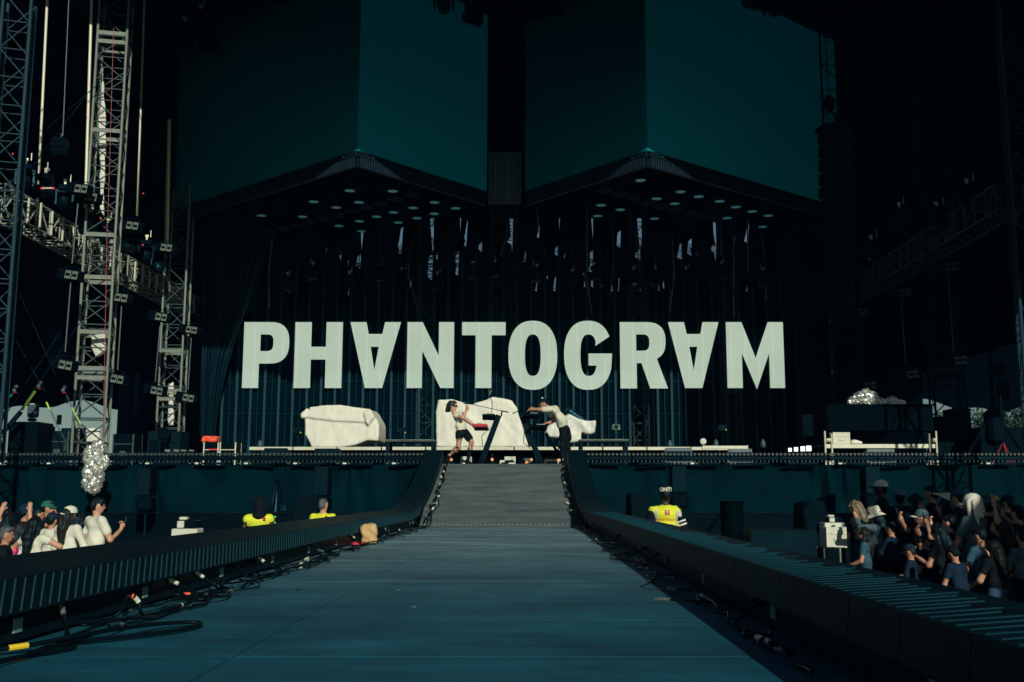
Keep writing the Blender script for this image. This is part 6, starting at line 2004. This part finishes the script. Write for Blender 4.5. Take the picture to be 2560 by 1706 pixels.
for (f_, x0_, y0_, x1_, y1_, lb, mm) in ((S1, 510, 1295, 705, 1380, "pale box behind the singer's boot", M_LABEL), (S1, 1290, 1295, 1490, 1350, "long pale box between the two stands", M_LABEL), (S1, 1205, 1360, 1370, 1425, "small pale mixer on deck between the stands", M_ALUL), (S2, 580, 1340, 830, 1400, "pale box behind the right stand", M_LABEL), (S2, 170, 1325, 330, 1400, "grey box left of the right stand", M_STEEL)):
    a, b = f_(x0_, y1_, .9), f_(x1_, y0_, .9)
    t = thing("stage_box", lb, "box", ((a.x + b.x) / 2, a.y, DZ))
    MB().bbox((0, .1, (b.z - DZ) / 2), (b.x - a.x, .2, b.z - DZ), .008).build("body", mm, t)
    MB().box((0, -.003, (b.z - DZ) * .5), ((b.x - a.x) * .7, .006, (b.z - DZ) * .25)).build("front_slot", M_DSTEEL, t)
    MB().tube([((b.x - a.x) * -.2, .1, b.z - DZ - .004), (0, .1, b.z - DZ + .02), ((b.x - a.x) * .2, .1, b.z - DZ - .004)], .008, 6).build("handle", M_DSTEEL, t)

# ------------------------------------------------------------------ stewards
root, J, HM, pr, nz = person(1663, 1238, 15.2, 4, "steward seen from behind in yellow ASSISTENZA 1117 vest and lettered black cap", 2, M_VEST, C_BLACK, 'down', 'down', hair='buzz', sleeve=.05, w=1.18, seed=1)
# black sleeves over the arms
slv = [(0, 'c', tuple(J[s + 's']), tuple(J[s + 'e']), .074, .062) for s in 'lr'] + [(0, 'c', tuple(J[s + 'e']), tuple(J[s + 'w']), .060, .045) for s in 'lr']
link("sleeves", sdf_mesh("sleeves", slv, .018, .02, C_BLACK), root)
for s in ('r',):
    for f_ in (.55, .72):
        c_ = J[s + 's'].lerp(J[s + 'e'], f_); dd = (J[s + 'e'] - J[s + 's']).normalized()
        MB().tube([c_ - dd * .012, c_ + dd * .012], .076 - .012 * f_, 14).build("sleeve_stripe", C_WHITE, root)
tm = text_mesh("8", .10, C_WHITE, .004)
o = link("sleeve_number", tm, root, J['rs'].lerp(J['re'], .2) + V3(.0, -.082, 0), (math.pi / 2, 0, .2))
for txt, size, z, bd in (("ASSISTENZA", .052, 1.275, .0012), ("1117", .085, 1.185, .003)):
    tm = text_mesh(txt, size, mat("vest_lettering", (.70, .16, .02), .6, var=0), bd)
    for v_ in tm.vertices: v_.co = (v_.co.x, v_.co.y + z, 0)
    link("vest_lettering", wrap(tm, pr, .03, noise=nz), root)
em = MB()
em.add([(-.035 + i * .01, 1.35 + j * .01, 0) for j in range(8) for i in range(8)], [(j * 8 + i, j * 8 + i + 1, j * 8 + i + 9, j * 8 + i + 8) for j in range(7) for i in range(7)])
emm = em.mesh("emblem", mat("emblem_red", (.55, .02, .02), .6, var=0))
link("emblem", wrap(emm, pr, .03, noise=nz), root)
tm = text_mesh("T", .06, C_WHITE, .003)
for v_ in tm.vertices: v_.co = (v_.co.x, v_.co.y + 1.385, 0)
link("emblem_mark", wrap(tm, pr, .03, lift=.008, noise=nz), root)
for sx in (-1, 1):
    rf_ = MB(); nq = 14
    rf_.add([(sx * (.122 + i * .012 + .02 * (j / nq)), 1.02 + j * .031, 0) for j in range(nq) for i in range(4)], [(j * 4 + i, j * 4 + i + 1, j * 4 + i + 5, j * 4 + i + 4) for j in range(nq - 1) for i in range(3)])
    link("reflective_strip", wrap(rf_.mesh("reflective_strip", M_REFL), pr, .03, lift=.006, noise=nz), root)
MB().lathe([(.088, .02), (.098, .04), (.100, .10), (.093, .135), (.06, .15), (.01, .152)], (0, -.008, 0), 20).build("cap", C_BLACK, root, J['head'], HM.to_euler(), True)
tm = text_mesh("ONTY", .080, C_WHITE, .0025)
for v_ in tm.vertices:
    a_ = v_.co.x / .104
    v_.co = (.1035 * math.sin(a_), -.008 - .1035 * math.cos(a_), .078 + v_.co.y)
link("cap_lettering", tm, root, J['head'], HM.to_euler())

root, J, HM, pr, nz = person(808, 1263, 17.0, -6, "steward with cropped hair and yellow vest seen from behind, left of the runway", 0, M_VEST, C_BLACK, 'down', 'down', yaw=-15, hair='buzz', hairm=H_GREY, sleeve=.1, w=1.05, seed=2)
em = MB().box((.10, -.128, 1.42), (.04, .01, .05)).build("emblem", M_RED, root)
root, J, HM, pr, nz = person(648, 1262, 15.8, 10, "steward in a black hood and yellow vest at the left barrier", 2, M_VEST, C_BLACK, 'down', 'down', yaw=20, hair=None, sleeve=.1, w=1.05, seed=3)
link("hood", sdf_mesh("hood", [(0, 'e', (0, -.02, .02), (.115, .125, .135)), (0, 'c', (0, -.03, -.08), (0, -.03, -.17), .10, .12)], .016, .04, C_BLACK), root, J['head'], HM.to_euler())
MB().box((.10, -.13, 1.40), (.045, .01, .05)).build("emblem", M_RED, root)

# ------------------------------------------------------------------ crowd, left
root, J, *_ = person(243, 1266, 14.6, -38, "man in white T-shirt looking at his phone, right end of the left crowd", 0, C_WHITE, C_BLACK, 'down', 'phone', yaw=-28, pitch=-8, w=1.05)
phone(root, J, 'r', "pale phone held by the man in the white T-shirt")
person(172, 1288, 14.0, -20, "long haired woman in white jacket and white cap worn backwards, left crowd", 0, C_WHITE, C_DENIM, 'rail', 'rail', hair='long', hairm=H_BROWN, hat='cap', hatm=C_WHITE, hback=True, sleeve=1.7, yaw=-10, w=.98)
person(118, 1272, 16.5, -60, "person in a green cap behind the left crowd's front row", 1, C_NAVY, C_BLACK, 'phone', 'phone', hat='cap', hatm=M_GREEN, yaw=-25)
person(88, 1312, 12.8, -15, "woman with long black hair and bare arm resting on the left rail", 0, C_WHITE, C_DENIM, 'out', 'rest', hair='long', sleeve=.2, pitch=-12, w=.95)
person(14, 1338, 11.6, -70, "grey haired man in black at the left picture edge with a pink wristband", 1, C_BLACK, C_BLACK, 'rail', 'rail', hair='short', hairm=H_GREY, pitch=-6)
person(62, 1282, 15.0, -70, "person in a navy cap with white front, facing right, left crowd", 1, C_BLACK, C_BLACK, 'down', 'down', hat='cap', hatm=C_NAVY, panel=C_WHITE, yaw=30)
person(22, 1300, 14.0, 0, "person with both hands raised at the far left", 0, C_BLACK, C_BLACK, 'up', 'up', hair='long')
person(130, 1302, 14.6, -20, "person in a dark navy cap between the green and the white caps", 1, C_WHITE, C_BLACK, 'rail', 'rail', hat='cap', hatm=C_NAVY, pitch=-10)
person(52, 1325, 13.4, -40, "person with light brown hair and white shoulder behind the long haired woman", 0, C_WHITE, C_DENIM, 'down', 'down', hair='fringe', hairm=H_BROWN, pitch=-20)
p = at(40, 1378, 11.3)
o = MB().lathe([(.036, -.014), (.038, 0), (.036, .014)], n=14, axis='X').build("wristband", mat("pink_band", (.85, .05, .25), .5, var=0), None, p); setp(o, "bright pink wristband on the grey haired man's wrist", "wristband")

# ------------------------------------------------------------------ crowd, right
CR = []
person(2188, 1288, 15.2, 62, "woman in a cream bucket hat raising a hand with a watch, right crowd", 0, C_GREY, C_BLACK, 'photo', 'down', hair='fringe', hat='bucket', hatm=C_CREAM, sleeve=1.6, pitch=-12, yaw=10)
person(2140, 1270, 16.0, 55, "woman with a blonde fringe behind the bucket hat, left end of the right crowd", 0, C_BLACK, C_DENIM, 'cross', 'down', hair='fringe', hairm=mat("blonde_hair", (.16, .12, .07), .5, var=.4, scale=25), pitch=-18)
person(2203, 1222, 18.0, 70, "tall person in a white topped cap at the back of the right crowd", 2, C_BLACK, C_BLACK, 'down', 'down', hat='cap', hatm=C_WHITE, brim=C_BLACK)
person(2250, 1243, 17.0, -20, "person in a blue and white patterned cap, back row of the right crowd", 2, C_BLACK, C_BLACK, 'down', 'down', hat='cap', hatm=mat("patterned_cap", (.12, .17, .22), .8, var=.9, scale=45), brim=C_NAVY)
root, J, *_ = person(2305, 1295, 14.0, 75, "person in a slate cap with cream brim holding up a phone", 1, C_BLACK, C_BLACK, 'down', 'photo', hat='cap', hatm=C_GREY, brim=C_CREAM, yaw=-5)
phone(root, J, 'r', "dark phone raised above the slate cap")
person(2318, 1352, 12.4, 60, "person bending low in a slate cap with cream side panel", 1, C_BLACK, C_DENIM, 'rail', 'rail', hat='cap', hatm=C_GREY, panel=C_CREAM, pitch=-35, lean=.1, yaw=-80)
root, J, *_ = person(2360, 1270, 14.6, 60, "dark haired person under a white folded paper sun shade", 1, C_BLACK, C_BLACK, 'photo', 'photo', hair='long')
sh = MB(); sh.add([(-.14, .02, .05), (.07, .02, .055), (.07, .02, -.035), (-.02, .05, .03), (-.13, .05, .06)], [(0, 2, 1), (0, 4, 3, 2), (4, 1, 2, 3), (0, 1, 4)])
o = MB().add([(-.15, -.05, .10), (.08, -.06, .11), (.07, -.05, .0), (-.12, .10, .09), (.06, .10, .10)], [(0, 2, 1), (0, 3, 4, 1), (0, 2, 4, 3), (1, 4, 2)]).build("paper_sun_hat", C_WHITE, None, at(2358, 1252, 14.3)); setp(o, "white folded paper shade on the dark haired person's head", "sun hat")
root, J, HM, pr, nz = person(2432, 1262, 12.8, 40, "man in slate T-shirt with a white cap and towel over his head", 1, C_GREY, C_DENIM, 'cross', 'rail', hair=None, hat='cap', hatm=C_WHITE, pitch=-6, yaw=8, w=1.1)
tw = sdf_mesh("towel", [(0, 'e', (0, -.025, .045), (.102, .112, .100)), (0, 'c', (-.09, .0, .03), (-.105, .02, -.22), .028, .018), (0, 'c', (-.08, -.06, .03), (-.09, -.07, -.26), .032, .02), (0, 'c', (-.05, -.10, .03), (-.05, -.12, -.16), .035, .025), (0, 'c', (.06, -.09, .03), (.07, -.11, -.10), .03, .025)], .013, .03, C_WHITE, lambda P: .006 * np.sin(P[:, 0] * 90 + P[:, 1] * 60 + 1.5 * np.sin(P[:, 2] * 14)))
link("towel", tw, root, J['head'], HM.to_euler())
person(2468, 1264, 13.6, 20, "person in a blue cap just right of the towelled man", 1, C_BLACK, C_BLACK, 'down', 'down', hat='cap', hatm=C_BLUE, yaw=-20)
root, J, HM, pr, nz = person(2494, 1275, 14.2, 15, "person with a small yellow fruit ornament on a dark hat", 1, C_BLACK, C_BLACK, 'down', 'down', hat='cap', hatm=C_NAVY)
MB().lathe([(.01, .12), (.038, .135), (.045, .165), (.028, .20), (.012, .215)], n=12).build("fruit_ornament", M_YELLOW, root, J['head'])
MB().add([(0, 0, .21), (-.03, .01, .245), (-.01, 0, .26), (.01, .01, .235)], [(0, 1, 2, 3)]).build("leaf", M_GREEN, root, J['head'])
root, J, *_ = person(2545, 1285, 13.4, 30, "person with arm raised holding a phone at the right edge", 0, C_BLACK, C_BLACK, 'up', 'photo', hair='short')
phone(root, J, 'r', "dark phone held up at the right picture edge")
person(2512, 1325, 12.4, 20, "woman with long straight dark hair at the right end of the crowd", 0, C_BLACK, C_DENIM, 'cross', 'photo', hair='long', hairm=H_BROWN, pitch=-5)
root, J, *_ = person(2375, 1308, 13.0, 50, "dark haired person filming with both hands left of the towelled man", 0, C_BLACK, C_BLACK, 'photo', 'photo', hair='short')
phone(root, J, 'l', "phone held low by the person left of the towelled man")
person(2268, 1300, 14.6, 40, "dark dressed person with braids behind the slate cap", 2, C_BLACK, C_BLACK, 'down', 'down', hair='long')
person(2400, 1385, 11.2, 35, "person in navy bending over the right rail, mostly in shade", 1, C_NAVY, C_BLACK, 'rail', 'rail', hair='short', pitch=-30, lean=.12)

# more of the packed right crowd, dark clothes
EXTRA = [(2228, 1322, 14.4, 50, "person in dark navy between the bucket hat and the slate cap", C_NAVY, 'short', 'cross', 'down', None, None),
         (2160, 1335, 14.0, 70, "dark dressed person low at the left end of the right crowd", C_BLUE, 'long', 'rail', 'rail', None, None),
         (2345, 1330, 12.2, 55, "person with a dark ponytail right of the bent slate cap", C_BLACK, 'long', 'phone', 'photo', None, None),
         (2276, 1380, 12.0, 60, "crouching person in dark cap at the rail below the slate cap", C_NAVY, 'short', 'rail', 'rail', 'cap', C_NAVY),
         (2450, 1340, 11.8, 30, "person in blue grey shirt right below the towelled man", C_BLUE, 'short', 'rail', 'cross', None, None),
         (2486, 1370, 11.2, 25, "dark dressed person with long hair near the right bottom corner", C_BLACK, 'long', 'rail', 'photo', None, None),
         (2556, 1345, 11.8, 20, "person cut by the right picture edge in a grey top", C_GREY, 'short', 'cross', 'rail', None, None),
         (2330, 1235, 17.0, 60, "person with dark hair in the back row behind the paper hat", C_BLACK, 'short', 'down', 'down', None, None),
         (2395, 1245, 16.0, 40, "person in a dark blue cap behind the towelled man", C_NAVY, 'short', 'down', 'phone', 'cap', C_BLUE),
         (2520, 1260, 16.0, 30, "back row person in dark cap near the right edge", C_BLACK, 'short', 'photo', 'down', 'cap', C_NAVY),
         (2290, 1255, 16.5, 50, "back row person with a fringe left of the paper hat", C_BLACK, 'fringe', 'cross', 'phone', None, None)]
for u, v, Y, hd, lb, top, hr, la_, ra_, hat, hm in EXTRA:
    person(u, v, Y, hd, lb, random.choice([0, 1, 1]), top, random.choice([C_BLACK, C_DENIM]), la_, ra_, yaw=random.uniform(-15, 15), pitch=random.uniform(-18, 0), hair=hr, hairm=random.choice([H_BLACK, H_BROWN]), hat=hat, hatm=hm, sleeve=random.choice([.5, .5, 1.7]), w=random.uniform(.95, 1.05))
EXTRA_L = [(200, 1300, 15.6, -30, "dark haired person half hidden between the white cap and the man in the white T-shirt", C_BLACK, 'long', 'phone', 'photo'),
           (8, 1282, 15.5, -20, "dark haired person at the far left behind the raised hands", C_NAVY, 'short', 'down', 'down'),
           (95, 1288, 15.8, -50, "dark haired person between the navy cap and the green cap", C_BLACK, 'short', 'photo', 'down')]
for u, v, Y, hd, lb, top, hr, la_, ra_ in EXTRA_L:
    person(u, v, Y, hd, lb, 1, top, C_BLACK, la_, ra_, yaw=-10, pitch=-6, hair=hr)
